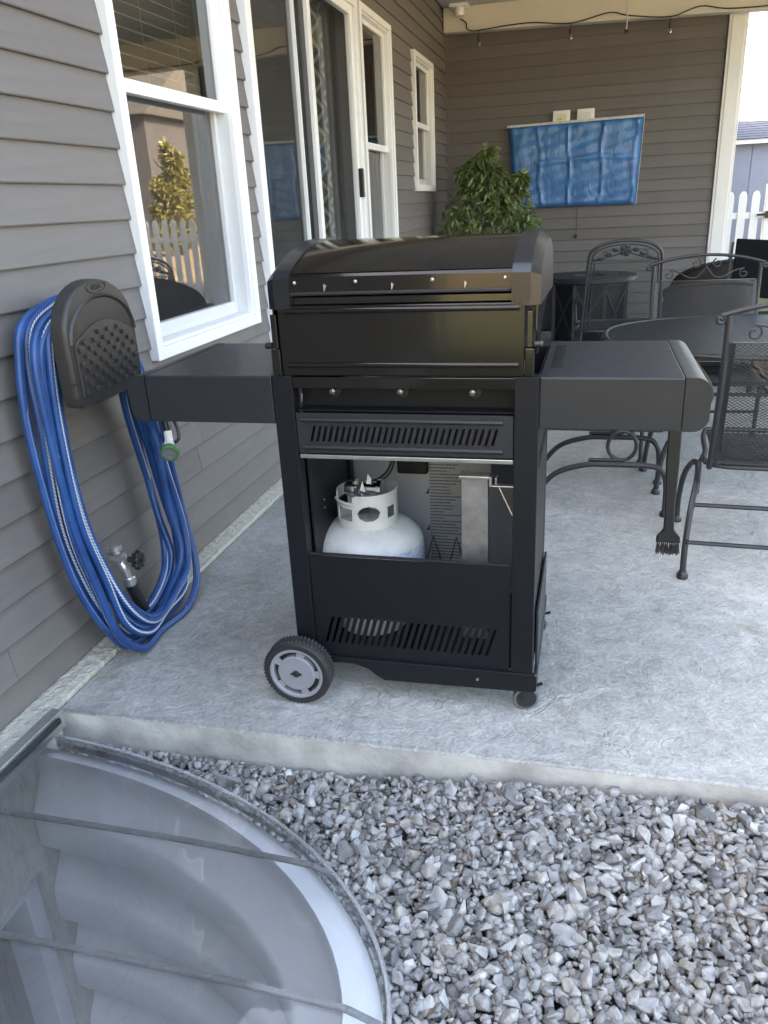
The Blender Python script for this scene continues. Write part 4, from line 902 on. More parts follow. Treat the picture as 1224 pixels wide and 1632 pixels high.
# unique seam: split u so that the stripe keeps its place; stripe centre wanders slowly round the hose
uvs = []
for i in range(len(P)):
    off_ = .5+.30*math.sin(L[i]*.33+1.2)+.22
    for k in range(nt): uvs.append((((k/nt)+off_) % 1.0, L[i]))
b.build('hose_coil', M['hose'], gho, smooth=True, uvs=uvs)
def SPX(b): return b.xf(Matrix.Translation((.0, 2.055, .30)) @ Matrix.Scale(1.2, 4) @ Matrix.Translation((.0, -2.045, -.300)))
sp = empty('spigot', (.03, 2.05, .3)); tag(sp, 'silver outdoor spigot with black knob inside the hose loop', 'spigot')
b = MB(); b.lathe([(.030, 0), (.030, .006), (.014, .008), (.013, .07), (.017, .072), (.017, .095), (0, .095)], (-.005, 2.045, .305), 'x', 16)
b.tube(cat_rom([(.07, 2.045, .305), (.088, 2.04, .285), (.092, 2.045, .25), (.093, 2.05, .232)], 5), .0125, 12); b.lathe([(.016, .223), (.018, .228), (.018, .246), (.015, .25)], (.093, 2.05, 0), 'z', 14); b.lathe([(.010, 0), (.010, .03)], (.07, 2.045, .305), 'z', 12); b.lathe([(.019, .025), (.019, .04), (.0, .045)], (.07, 2.045, .305), 'z', 14); SPX(b).build('valve_body', M['zinc'], sp, smooth=True)
b = MB(); pk = [(.024+.004*(1 if k % 2 else -1), 2*PI*k/16) for k in range(16)]
b.prism([(2.056+r_*math.cos(a), .298+r_*math.sin(a)) for r_, a in pk], 'x', .118, .135); b.lathe([(.008, -.04), (.008, 0)], (.135, 2.056, .298), 'x', 10); SPX(b).build('knob', M['blackpl'], sp, bevel=.003)
b = MB(); b.tube(cat_rom([(.093, 2.05, .235), (.094, 2.06, .20), (.10, 2.085, .13)], 5), .016, 12, rr=[.017]*4+[.0165]*4+[.015]*3); SPX(b).build('hose_coupling', M['blackpl'], sp, smooth=True)
nz = empty('spray_nozzle', (.2, 2.28, .6)); tag(nz, 'black and white spray nozzle with green ring hanging by the hose', 'hose nozzle')
b = MB(); b.tube(cat_rom([(.185, 2.30, .735), (.195, 2.298, .70), (.20, 2.292, .675)], 5), .013, 12, rr=[.012]*4+[.0145]*4+[.014]*3); b.tube(cat_rom([(.21, 2.315, .72), (.22, 2.322, .68), (.225, 2.315, .645), (.215, 2.30, .632)], 5), .006, 8); b.build('grip', M['blackpl'], nz, smooth=True)
b = MB(); b.tube([(.20, 2.292, .677), (.204, 2.286, .640)], .0135, 14); b.tube([(.200, 2.290, .640), (.216, 2.262, .617)], .02, 16, rr=[.014, .024]); b.build('barrel', M['white'], nz, smooth=True)
hd = Vector((.30, -.80, -.30)).normalized(); hc = Vector((.218, 2.258, .615)); rq = hd.to_track_quat('Z', 'Y').to_matrix().to_4x4()
b = MB(); b.lathe([(.026, -.006), (.031, -.003), (.031, .012), (.027, .016), (.022, .016)], (0, 0, 0), 'z', 24, cap=False); b.xf(Matrix.Translation(hc) @ rq); b.build('ring', M['greenpl'], nz, smooth=True)
b = MB(); b.lathe([(.022, .015), (.012, .013), (.0, .016)], (0, 0, 0), 'z', 20, cap=False); b.xf(Matrix.Translation(hc) @ rq); b.build('spray_face', M['dial'], nz, smooth=True)

# ================================================================== PATIO FURNITURE
def lattice(b, P, w, h, cw, ch, t=.0017, seg=1, clip=None):
    # diamond mesh: two families of straight strands over a w x h field; P(u,v) -> 3-D
    for s in (1, -1):
        k0 = -int(h/ch)-2; k1 = int(w/cw)+int(h/ch)+3
        for k in range(k0*1, k1*1):
            u0 = k*cw; dudv = s*cw/ch      # line u = u0 + dudv*v
            if clip: r_ = clip(u0, dudv)
            else:
                v0, v1 = 0.0, h
                va, vb = sorted(((0-u0)/dudv, (w-u0)/dudv)); v0 = max(v0, va); v1 = min(v1, vb); r_ = (v0, v1) if v1-v0 > 1e-4 else None
            if not r_: continue
            q = [r_[0]+(r_[1]-r_[0])*i/seg for i in range(seg+1)]
            for a, c_ in zip(q[:-1], q[1:]): b.bar(P(u0+dudv*a, a), P(u0+dudv*c_, c_), t, t)
def spiral(c, r0, turns, a0, sgn, P, n=26, grow=0.0):
    return [P(c[0]+r0*(1-.72*i/n)*math.cos(a0+sgn*turns*2*PI*i/n), c[1]+r0*(1-.72*i/n)*math.sin(a0+sgn*turns*2*PI*i/n)) for i in range(n+1)]
def mesh_chair(loc, rz, label):
    t = empty('mesh_chair', loc, local=True); t.rotation_euler = (0, 0, rz); tag(t, label, 'chair', 'black mesh dining chairs round the oval table')
    hw = .275; I = M['iron']
    def B(u, v):   # back plane: u across, v up from the seat, leaning backwards
        return (u, -.215-.16*v-.04*math.sin(v*5), .43+v)
    # back stiles, frame and top rail
    b = MB()
    for s in (-1, 1): b.tube([B(s*hw, v) for v in np.linspace(-.02, .53, 9)], .0105, 10)
    b.tube([B(u, .535+.045*(1-(u/.29)**2)) for u in np.linspace(-.295, .295, 18)], .0085, 10)
    for s in (-1, 1): b.tube(spiral((s*.300, .520), .016, 1.2, PI/2, s, B, 14), .0075, 8)
    b.build('back_frame', I, t, smooth=True)
    b = MB()
    b.bar(B(-.255, .02), B(-.255, .445), .02, .004, (0, 1, 0)); b.bar(B(.255, .02), B(.255, .445), .02, .004, (0, 1, 0)); b.bar(B(-.255, .445), B(.255, .445), .004, .02, (0, 1, 0)); b.bar(B(-.255, .015), B(.255, .015), .004, .02, (0, 1, 0))
    b.build('back_rim', I, t)
    b = MB(); lattice(b, lambda u, v: B(u-.25, v+.02), .50, .42, .0165, .0110, .0021, 4); b.build('back_mesh', I, t)
    b = MB()
    for s in (-1, 1):
        b.tube(spiral((s*.195, .478), .026, 1.1, PI/2, s, B), .0042, 6); b.tube(cat_rom([B(s*.195, .504), B(s*.15, .495), B(s*.09, .462), B(s*.05, .462), B(s*.02, .49), B(-s*.005, .525)], 5), .0042, 6)
        b.tube(spiral((s*.055, .535), .026, 1.2, PI/2+s*.3, s, B), .0042, 6)
    b.build('scroll', I, t, smooth=True)
    # seat
    b = MB(); b.tube(cat_rom([(-.265, -.20, .42), (-.275, 0, .415), (-.265, .22, .425), (-.20, .26, .425), (.20, .26, .425), (.265, .22, .425), (.275, 0, .415), (.265, -.20, .42), (0, -.215, .42)], 4, True), .010, 8, closed=True); b.build('seat_frame', I, t, smooth=True)
    b = MB(); lattice(b, lambda u, v: (u-.255, v-.20, .415-.02*math.sin(PI*u/.51)*math.sin(PI*v/.45)), .51, .45, .0165, .0110, .0021, 3); b.build('seat_mesh', I, t)
    b = MB(); b.tube([(-.255, -.20, .428), (.255, -.20, .428)], .012, 10); b.build('seat_rear_roll', I, t, smooth=True)
    # arched legs, rings, feet, stretchers
    for s in (-1, 1):
        x = s*.335
        b = MB(); b.tube(cat_rom([(x, -.285, .015), (x, -.275, .12), (x-s*.01, -.225, .24), (x-s*.03, -.12, .325), (x-s*.04, 0, .35), (x-s*.03, .12, .325), (x-s*.01, .225, .24), (x, .275, .12), (x, .285, .015)], 5), .0115, 10); b.build('leg', I, t, smooth=True)
        b = MB(); b.tube([(x-s*.035, -.10+.028*math.cos(a), .335+.062*math.sin(a)) for a in np.linspace(0, 2*PI, 22)[:-1]], .008, 8, closed=True); b.build('ring', I, t, smooth=True)
        b = MB(); b.tube([(x-s*.04, 0, .352), (s*.272, 0, .412)], .009, 8); b.build('spring_strap', I, t)
        for y in (-.285, .285):
            b = MB(); b.lathe([(.016, 0), (.021, .002), (.021, .016), (.016, .024), (.013, .03)], (x, y, 0), 'z', 16); b.build('foot', M['blackpl'], t, smooth=True)
    for y, z in ((-.283, .145), (-.20, .262)):
        b = MB(); b.tube([(-.33, y, z), (.33, y, z)], .0085, 8); b.build('stretcher', I, t, smooth=True)
    return t
mesh_chair((2.285, 3.078, 0), math.radians(-3), 'black mesh dining chair with its back to the grill, beside the grill brush')
mesh_chair((2.175, 4.46, 0), PI+math.radians(2), 'black mesh dining chair on the far side of the oval table')
# table
tb = empty('oval_table', (2.47, 3.93, 0)); tag(tb, 'black oval mesh patio table behind the grill brush', 'table'); I = M['iron']
TA, TB, TZ = .835, .595, .715; cx, cy = 2.47, 3.93
b = MB(); ring = [(cx+TA*math.copysign(abs(math.cos(a))**.85, math.cos(a)), cy+TB*math.copysign(abs(math.sin(a))**.85, math.sin(a)), TZ) for a in np.linspace(0, 2*PI, 72)[:-1]]
b.tube(ring, .011, 8, closed=True); b.build('table_rim', I, tb, smooth=True)
def eclip(u0, m_):
    # |(u-TA)/TA|^2+|(v-TB)/TB|^2<1 with u=u0+m v
    A_ = (m_/TA)**2+1/TB**2; B_ = 2*m_*(u0-TA)/TA**2-2/TB; C_ = ((u0-TA)/TA)**2+1-1.045; D_ = B_*B_-4*A_*C_
    if D_ <= 1e-9: return None
    return ((-B_-math.sqrt(D_))/(2*A_), (-B_+math.sqrt(D_))/(2*A_))
b = MB(); lattice(b, lambda u, v: (cx-TA+u, cy-TB+v, TZ+.004), 2*TA, 2*TB, .0165, .0110, .0038, 1, eclip); b.build('table_mesh', I, tb)
for (x, y), (ox, oy) in zip(((1.90, 3.72), (1.86, 4.06), (3.08, 3.72), (3.08, 4.14)), ((.2, .1), (.2, -.1), (-.2, .1), (-.2, -.1))):
    b = MB(); b.tube(cat_rom([(x, y, .02), (x+ox*.2, y+oy*.2, .25), (x+ox*1.1, y+oy*1.1, .45), (x+ox*.3, y+oy*.3, .70)], 6), .012, 10); b.build('leg', I, tb, smooth=True)
    b = MB(); b.lathe([(.016, 0), (.021, .002), (.021, .016), (.014, .026)], (x, y, 0), 'z', 14); b.build('foot', M['blackpl'], tb, smooth=True)
for s in (0, 1):
    b = MB(); x = 2.02 if not s else 2.92; b.tube([(x, 3.82, .44), (x, 4.0, .44)], .009, 8); b.build('brace', I, tb)
b = MB(); b.tube([(2.02, 3.91, .44), (2.92, 3.91, .44)], .009, 8); b.build('stretcher', I, tb)
# low tube-framed ottoman behind the grill's right shelf
ot = empty('mesh_ottoman', (1.63, 3.7, 0)); tag(ot, 'low black tube-framed mesh ottoman behind the right shelf of the grill', 'ottoman')
for y in (3.43, 3.86):
    b = MB(); b.tube(cat_rom([(1.335, y, .015), (1.36, y, .09), (1.44, y, .185), (1.56, y, .228), (1.66, y, .234), (1.84, y, .232), (1.895, y, .205), (1.915, y, .14), (1.917, y, .015)], 6), .0125, 10); b.build('leg_arch', I, ot, smooth=True)
    b = MB(); b.tube([(1.72+.060*math.cos(a), y+.01, .318+.066*math.sin(a)) for a in np.linspace(0, 2*PI, 30)[:-1]], .0085, 8, closed=True); b.build('ring', I, ot, smooth=True)
    b = MB(); b.tube([(1.58, y+.005, .253), (1.70, y+.005, .253)], .008, 8); b.build('clamp_bar', I, ot, smooth=True)
    for x in (1.335, 1.917):
        b = MB(); b.lathe([(.016, 0), (.021, .002), (.021, .016), (.014, .026)], (x, y, 0), 'z', 14); b.build('foot', M['blackpl'], ot, smooth=True)
    b = MB(); b.tube(cat_rom([(1.345, y+.1, .12), (1.335, y+.1, .28), (1.345, y+.1, .33), (1.42, y+.1, .375), (1.50, y+.1, .39)], 5), .009, 8); b.build('strut', I, ot, smooth=True)
b = MB(); b.tube(cat_rom([(1.34, 3.45, .39), (1.88, 3.45, .39), (1.88, 3.90, .39), (1.34, 3.90, .39)], 1, True), .011, 8, closed=True); b.build('seat_frame', I, ot, smooth=True)
b = MB(); lattice(b, lambda u, v: (1.34+u, 3.45+v, .388), .54, .45, .0165, .0110, .0021); b.build('seat_mesh', I, ot)
# high-back chair with cast flower crest
hb = empty('high_back_chair', (1.76, 6.15, 0), local=True); hb.rotation_euler = (0, 0, math.radians(4)); tag(hb, 'high-backed black mesh chair with cast flower crest in its arched top', 'chair')
def B(u, v): return (u, -.15-.14*v, .44+v)
def archpts(hw, z0, z1, rise, n=22): return [B(-hw*1.0-.03*(1-0), z0)]+[B(-hw*math.cos(t), z1-rise+rise*math.sin(t)**.8) for t in np.linspace(0.0, PI, n)]+[B(hw+.03, z0)]
b = MB(); b.tube(archpts(.245, -.04, .60, .12), .0105, 8); b.tube(archpts(.222, .0, .575, .10), .006, 6); b.bar(B(-.235, .455), B(.235, .455), .006, .014, (0, 1, 0)); b.bar(B(-.26, .0), B(.26, .0), .006, .014, (0, 1, 0))
for s in (-1, 1): b.bar(B(s*.222, .0), B(s*.205, .455), .010, .008, (0, 1, 0))
b.build('back_frame', I, hb, smooth=True)
b = MB(); lattice(b, lambda u, v: B((u-.215), v), .43, .455, .016, .026, .0021); b.build('back_mesh', I, hb)
b = MB()
def blob(c, ru, rv, rot=0):
    n = 12; p = B(*c); vs = []
    for yy in (-.006, .006):
        for k in range(n):
            a = 2*PI*k/n; u, v = ru*math.cos(a), rv*math.sin(a); q = B(c[0]+u*math.cos(rot)-v*math.sin(rot), c[1]+u*math.sin(rot)+v*math.cos(rot)); vs.append((q[0], q[1]+yy, q[2]))
    vs += [(p[0], p[1]-.014, p[2]), (p[0], p[1]+.014, p[2])]
    b.add(vs, [(k, (k+1) % n, n+(k+1) % n, n+k) for k in range(n)]+[((k+1) % n, k, 2*n) for k in range(n)]+[(n+k, n+(k+1) % n, 2*n+1) for k in range(n)])
blob((0, .535), .034, .032)
for k in range(5): blob((.024*math.cos(k*1.257), .535+.024*math.sin(k*1.257)), .019, .019)
for s in (-1, 1):
    for (u, v, ru, rv, a) in ((.068, .54, .022, .017, .3), (.115, .512, .025, .016, -.5), (.165, .487, .026, .015, -.3), (.205, .475, .013, .013, 0)): blob((s*u, v), ru, rv, s*a)
    b.tube(cat_rom([B(s*.02, .52), B(s*.07, .505), B(s*.12, .488), B(s*.17, .475), B(s*.20, .478)], 5), .005, 6); b.tube(cat_rom([B(s*.09, .50), B(s*.13, .53), B(s*.15, .515), B(s*.14, .50)], 5), .004, 6)
b.build('flower_crest', I, hb, smooth=True)
b = MB(); b.tube(cat_rom([(-.27, -.16, .42), (-.28, .1, .42), (-.25, .33, .42), (.25, .33, .42), (.28, .1, .42), (.27, -.16, .42)], 4, True), .011, 8, closed=True); b.build('seat_frame', I, hb, smooth=True)
b = MB(); lattice(b, lambda u, v: (u-.26, v-.15, .42), .52, .46, .0165, .0110, .0021); b.build('seat_mesh', I, hb)
for s in (-1, 1):
    b = MB(); b.tube(cat_rom([B(s*.262, .16), (s*.30, .0, .615), (s*.31, .18, .60), (s*.30, .25, .56), (s*.29, .22, .42)], 5), .009, 8); b.build('arm', I, hb, smooth=True)
    for y in (-.16, .26):
        b = MB(); b.tube(cat_rom([(s*.27, y, .42), (s*.29, y*1.1, .2), (s*.31, y*1.25, .01)], 5), .0105, 8); b.lathe([(.018, 0), (.018, .015), (.012, .022)], (s*.31, y*1.25, 0), 'z', 12); b.build('leg', I, hb, smooth=True)
# round fire-pit table
fp = empty('round_fire_table', (1.545, 8.0, 0)); tag(fp, 'round black fire-pit table with crossed panel base behind the high-backed chair', 'table')
b = MB(); b.lathe([(.0, .58), (.40, .58), (.425, .59), (.425, .625), (.415, .632), (.15, .632), (.15, .60), (0, .60)], (1.545, 8.0, 0), 'z', 48); b.build('table_top', M['iron'], fp, smooth=True, ang=30)
for k in range(8):
    a0, a1 = 2*PI*(k+.5)/8, 2*PI*(k+1.5)/8; rr_ = .345
    p, q = (1.545+rr_*math.cos(a0), 8+rr_*math.sin(a0)), (1.545+rr_*math.cos(a1), 8+rr_*math.sin(a1))
    b = MB(); b.bar((*p, .30), (*q, .30), .01, .56); b.build('panel', M['black'], fp)
    kx = 1.03; pp = [(1.545+(v[0]-1.545)*kx, 8+(v[1]-8)*kx) for v in (p, q)]
    b = MB(); b.bar((*pp[0], .06), (*pp[1], .54), .012, .02); b.bar((*pp[0], .54), (*pp[1], .06), .010, .02); b.bar((*pp[0], .57), (*pp[1], .57), .014, .03); b.bar((*pp[0], .03), (*pp[1], .03), .014, .04); b.bar((*pp[0], .02), (*pp[0], .575), .03, .03, (0, 1, 0)); b.build('cross_brace', M['iron'], fp)
# wicker seats
def wicker_chair(loc, rz, m, label, r=.38, h=.62, cat='armchair'):
    t = empty('wicker_armchair', loc, local=True); t.rotation_euler = (0, 0, rz); tag(t, label, cat, 'wicker seats at the back of the patio')
    b = MB(); A = np.linspace(math.radians(150), math.radians(390), 30); n = len(A); vs = []
    for r_, dz in ((r, 0), (r-.07, 0)):
        for z in (.08, None):
            for a in A:
                k = (math.sin((a-A[0])/(A[-1]-A[0])*PI))**.6; vs.append((r_*math.cos(a), r_*math.sin(a)*.95, z if z is not None else .42+(h-.42)*k+dz))
    fs = []
    for i in range(n-1): fs += [(i, i+1, n+i+1, n+i), (2*n+i+1, 2*n+i, 3*n+i, 3*n+i+1), (n+i, n+i+1, 3*n+i+1, 3*n+i), (i+1, i, 2*n+i, 2*n+i+1)]
    fs += [(0, n, 3*n, 2*n), (n-1, 3*n-1, 4*n-1, 2*n-1)]
    b.add(vs, fs); b.build('barrel_back', m, t, smooth=True, ang=50)
    b = MB(); b.tube([vs[n+i] for i in range(n)], .018, 8); b.build('top_roll', m, t, smooth=True)
    b = MB(); b.box(-r+.075, r-.075, -.24, .33, .08, .34); b.build('seat_base', m, t, bevel=.02)
    b = MB(); b.box(-r+.085, r-.085, -.22, .34, .342, .44); b.build('seat_cushion', M['cushion'], t, bevel=.03, segs=3)
    for sx in (-1, 1):
        for y in (-.25, .28):
            b = MB(); b.lathe([(.018, 0), (.022, .08)], (sx*(r-.10), y, 0), 'z', 10); b.build('leg', M['blackpl'], t)
    return t
wicker_chair((2.42, 6.75, 0), math.radians(10), M['wicker'], 'dark wicker barrel armchair behind the far dining chair', .36, .70)
wicker_chair((2.62, 7.85, 0), math.radians(25), M['wicker'], 'second dark wicker armchair, farthest back near the white post', .36, .76)
wicker_chair((3.02, 6.05, 0), math.radians(70), M['wickerbr'], 'brown wicker armchair at the right edge of the picture', .38, .78)
bp = empty('folding_lounger', (2.80, 7.1, 0), local=True); bp.rotation_euler = (0, 0, math.radians(8)); tag(bp, 'black sling lounger back standing upright before the white gate', 'lounger')
b = MB(); b.bar((.03, 0, .50), (.07, .10, .94), .36, .03, (0, 1, 0)); b.build('back_sling', M['sling'], bp, bevel=.008)
b = MB()
for s in (-1, 1): b.tube([(s*.19, -.1, .01), (s*.185, .02, .5), (s*.185+.05, .10, .93)], .011, 8)
b.tube([(-.19, -.3, .36), (-.19, .05, .36)], .011, 8); b.tube([(.19, -.3, .36), (.19, .05, .36)], .011, 8); b.tube([(-.19, -.3, .36), (-.19, -.3, .01)], .011, 8); b.tube([(.19, -.3, .36), (.19, -.3, .01)], .011, 8); b.build('frame', M['iron'], bp, smooth=True)
b = MB(); b.box(-.18, .18, -.3, .03, .365, .385); b.build('seat_sling', M['sling'], bp, bevel=.005)
# storage shelf unit low against the back wall (dark slot seen left of the fire table)
su = empty('deck_box', (.95, 8.85, 0)); tag(su, 'low dark deck box against the back wall left of the fire-pit table', 'deck box')
b = MB(); b.box(.66, 1.38, 8.70, 9.09, .01, .44); b.build('box_body', M['blackpl'], su, bevel=.008)
b = MB(); b.box(.64, 1.40, 8.67, 9.095, .443, .48); b.build('box_lid', M['black'], su, bevel=.008)

# ================================================================== BACK WALL: TV COVER, BOXES, STRING LIGHTS
tv = empty('covered_television', (1.33, 9.05, 1.24)); tag(tv, 'wall television wrapped in a creased blue plastic sheet', 'television cover')
nx, nz_ = 64, 44; b = MB(); vs = []
TL, TR, BR_, BL = (.645, 2.025), (1.985, 2.040), (1.955, 1.225), (.715, 1.236)
for j in range(nz_+1):
    for i in range(nx+1):
        s, t = i/nx, j/nz_
        # left edge: straight down at first, then slanting in to the bottom corner
        bl = (BL[0]-.06*math.sin(PI*t) if True else 0, BL[1])
        x = (TL[0]*(1-t)+BL[0]*t)*(1-s)+(TR[0]*(1-t)+BR_[0]*t)*s; z = (TL[1]*(1-t)+BL[1]*t)*(1-s)+(TR[1]*(1-t)+BR_[1]*t)*s
        d = .085
        for f_, wd, am in ((.235, .010, .024), (.46, .009, .026), (.715, .010, .024), (.955, .010, .016)):
            d += am*math.exp(-((s-f_-.01*math.sin(t*9+f_*20))/wd)**2)
        d += .012*math.exp(-((t-.44-.02*math.sin(s*7))/.018)**2)*(1 if s > .2 else .2)+.004*math.sin(s*60+3*math.sin(t*6))*(math.exp(-t*3.5))+.004*math.sin(s*23+t*31)*math.sin(t*17)+.006*math.sin(s*5+1)*t
        d += .010*(1-abs(2*((s*4.2) % 1)-1))+.030*math.sin(PI*min(1, t*1.1))**2*(.6+.4*math.sin(s*4))+.010*max(0, t-.44)*math.sin(s*13)
        e = min(s, 1-s, t*1.2, 1-t); d *= min(1, .25+e/.03*.75) if e < .03 else 1
        vs.append((x, YB-.005-d, z))
b.add(vs, [(j*(nx+1)+i, j*(nx+1)+i+1, (j+1)*(nx+1)+i+1, (j+1)*(nx+1)+i) for j in range(nz_) for i in range(nx)]); b.build('plastic_sheet', M['tarp'], tv, smooth=True, ang=80)
b = MB(); b.prism([(.636, 2.020), (.636, 2.042), (1.992, 2.060), (1.992, 2.036)], 'y', YB-.058, YB-.040); b.prism([(1.960, 1.225), (1.990, 2.034), (1.995, 2.034), (1.965, 1.225)], 'y', YB-.05, YB-.04); b.build('hem', M['tarpedge'], tv)
b = MB(); b.box(.82, 1.92, YB-.075, YB-.045, 1.26, 1.99); b.build('television', M['blackpl'], tv)
b = MB(); b.box(1.2, 1.5, YB-.045, YB-.0005, 1.5, 1.75); b.build('wall_bracket', M['blackpl'], tv)
for x0, lab, mm in ((1.095, 'white outlet box with ivory receptacle above the television cover', M['ivory']), (1.335, 'white outlet box with grey cable plate above the television cover', M['boxface'])):
    e = empty('outlet_box', (x0+.085, YB-.02, 2.02)); tag(e, lab, 'outlet box', 'outlet boxes above the television')
    b = MB(); rect = [(x0, x0+.172)]
    b.box(x0, x0+.172, YB-.03, YB-.0, 2.00, 2.150); b.build('box_body', M['white'], e, bevel=.006)
    b = MB(); b.box(x0+.018, x0+.154, YB-.036, YB-.0295, 2.01, 2.132); b.build('inner_frame', M['white'], e, bevel=.002)
    b = MB(); b.box(x0+.038, x0+.134, YB-.040, YB-.0355, 2.015, 2.115); b.build('device_plate', mm, e, bevel=.002)
    for q in ((.060, .078) if mm is M['ivory'] else (.045, .060, .075, .090, .12)): b = MB(); b.box(x0+q, x0+q+.006, YB-.042, YB-.0395, 2.062, 2.062+(.016 if mm is M['ivory'] else .035)); b.build('slot', M['ink'] if mm is M['ivory'] else M['zinc'], e)
sl_ = empty('string_lights', (1.3, YB-.17, 2.8)); tag(sl_, 'black string light cable with clear bulbs along the cream beam', 'string lights')
yl = YB-.175
def px2(x, z): return (x, yl, z)
cab = [(.18, 3.02), (.235, 2.98), (.24, 2.93), (.30, 2.905), (.36, 2.905), (.84, 2.925), (1.25, 2.885), (1.60, 2.94), (1.78, 2.90), (2.16, 2.855), (2.42, 2.915), (2.7, 2.87), (3.4, 2.86), (4.4, 2.84)]
b = MB(); b.tube(cat_rom([px2(*p) for p in cab], 6), .0055, 6); b.build('cable', M['cable'], sl_, smooth=True)
for x, zt in ((.36, 2.905), (1.25, 2.885), (2.16, 2.855)):
    b = MB(); b.tube([(x, yl, zt), (x, yl, zt-.05)], .004, 6); b.lathe([(.008, -.045), (.014, -.05), (.015, -.09), (.012, -.095)], (x, yl, zt), 'z', 12); b.build('socket', M['blackpl'], sl_, smooth=True)
    b = MB(); b.lathe([(.010, -.094), (.016, -.105), (.019, -.122), (.015, -.138), (.0, -.145)], (x, yl, zt), 'z', 12, cap=False); b.build('bulb', M['bulb'], sl_, smooth=True)
jb = empty('ceiling_outlet', (.19, YB-.25, 3.1)); tag(jb, 'white outlet and plug under the ceiling feeding the string lights', 'outlet')
b = MB(); b.box(.09, .27, YB-.33, YB-.17, 3.098, 3.129); b.build('outlet_plate', M['white'], jb, bevel=.006)
b = MB(); b.lathe([(.045, 3.03), (.05, 3.05), (.05, 3.097)], (.18, YB-.25, 0), 'z', 16); b.build('plug', M['white'], jb, smooth=True)
rd = empty('hanging_rod', (1.757, 8.5, 2.69)); tag(rd, 'thin metal rod hanging from the ceiling before the beam', 'rod')
b = MB(); b.tube([(1.757, 8.5, 2.71), (1.757, 8.5, 3.13)], .006, 8); b.build('rod', M['zinc'], rd); b = MB(); b.box(1.735, 1.775, 8.48, 8.52, 2.685, 2.712); b.build('clip', M['blackpl'], rd)
hk = empty('wall_plug', (1.37, YB-.02, .93)); tag(hk, 'small grey cable clip on the siding below the television cover', 'clip')
b = MB(); b.tube([(1.375, YB-.004, 1.22), (1.372, YB-.004, .95)], .0025, 6); b.build('cable', M['cable'], hk); b = MB(); b.box(1.36, 1.384, YB-.02, YB-.001, .915, .95); b.build('clip', M['cable'], hk, bevel=.003)

# ---- potted ficus in the corner
pl = empty('potted_ficus', (.58, 8.25, 0)); tag(pl, 'leafy potted weeping fig in the corner behind the grill', 'plant')
b = MB(); b.lathe([(.15, .005), (.21, .30), (.225, .34), (.225, .37), (.20, .37), (.195, .33), (0, .33)], (.58, 8.25, 0), 'z', 28); b.build('pot', M['pot'], pl, smooth=True)
b = MB()
stems = [((.58, 8.25), (.50, 8.22, 1.75)), ((.60, 8.26), (.80, 8.3, 1.50)), ((.56, 8.27), (.34, 8.2, 1.45)), ((.58, 8.23), (.58, 8.05, 1.55)), ((.6, 8.25), (.86, 8.15, 1.3))]
for (x, y), q in stems: b.tube(cat_rom([(x, y, .32), (x+(q[0]-x)*.15, y, .75), (x+(q[0]-x)*.6, y+(q[1]-y)*.6, 1.15), q], 5), .012, 8, rr=list(np.linspace(.015, .004, 16)))
b.build('stem', M['bark'], pl, smooth=True)
def leaf_cloud(name, parent, m, centers, n, size, droop, seed):
    r = np.random.default_rng(seed); V, F, T = [], [], []
    for i in range(n):
        c, rad = centers[r.integers(len(centers))]; d = r.normal(size=3); d /= np.linalg.norm(d); rr_ = (r.random()**.45); p = np.array(c)+d*np.array(rad)*rr_
        ax = d*np.array([1, 1, .3])+r.normal(size=3)*.5; ax[2] -= droop; ax /= np.linalg.norm(ax); sd_ = np.cross(ax, r.normal(size=3)); sd_ /= np.linalg.norm(sd_)+1e-9; nm = np.cross(ax, sd_)
        L_ = size*r.uniform(.65, 1.25); w = L_*.21; o = len(V)
        V += [p, p+ax*L_*.4+sd_*w+nm*w*.35, p+ax*L_*.45-nm*w*.1, p+ax*L_*.4-sd_*w+nm*w*.35, p+ax*L_+np.array([0, 0, -L_*.18*droop])]
        F += [(o, o+1, o+2), (o, o+2, o+3), (o+1, o+4, o+2), (o+2, o+4, o+3)]; T += [float(np.clip(r.normal(.45, .25), 0, 1))]*5
    me = bpy.data.meshes.new(name); me.from_pydata([tuple(v) for v in V], [], F); at = me.attributes.new('tone', 'FLOAT', 'POINT'); at.data.foreach_set('value', T); me.materials.append(m); me.update()
    o = bpy.data.objects.new(name, me); COL.objects.link(o); put(o, parent); return o
leaf_cloud('crown', pl, M['ficus'], [((.50, 8.2, 1.42), (.23, .24, .24)), ((.47, 8.2, 1.58), (.19, .18, .14)), ((.50, 8.2, 1.68), (.13, .12, .08)), ((.35, 8.2, 1.60), (.09, .09, .09)), ((.55, 8.2, 1.77), (.05, .05, .05)), ((.62, 8.2, 1.55), (.12, .12, .13)), ((.70, 8.2, 1.42), (.12, .12, .12)), ((.38, 8.2, 1.52), (.12, .12, .12)), ((.42, 8.2, 1.68), (.05, .05, .06)), ((.80, 8.2, 1.22), (.18, .2, .20)), ((.83, 8.2, 1.42), (.08, .09, .11)), ((.86, 8.2, 1.52), (.04, .05, .06)), ((.30, 8.15, 1.22), (.19, .2, .20)), ((.22, 8.15, 1.05), (.13, .15, .16)), ((.55, 8.15, 1.05), (.38, .28, .18)), ((.65, 8.15, 1.30), (.2, .2, .18)), ((.93, 8.2, 1.08), (.11, .1, .16))], 3600, .082, .75, 5)

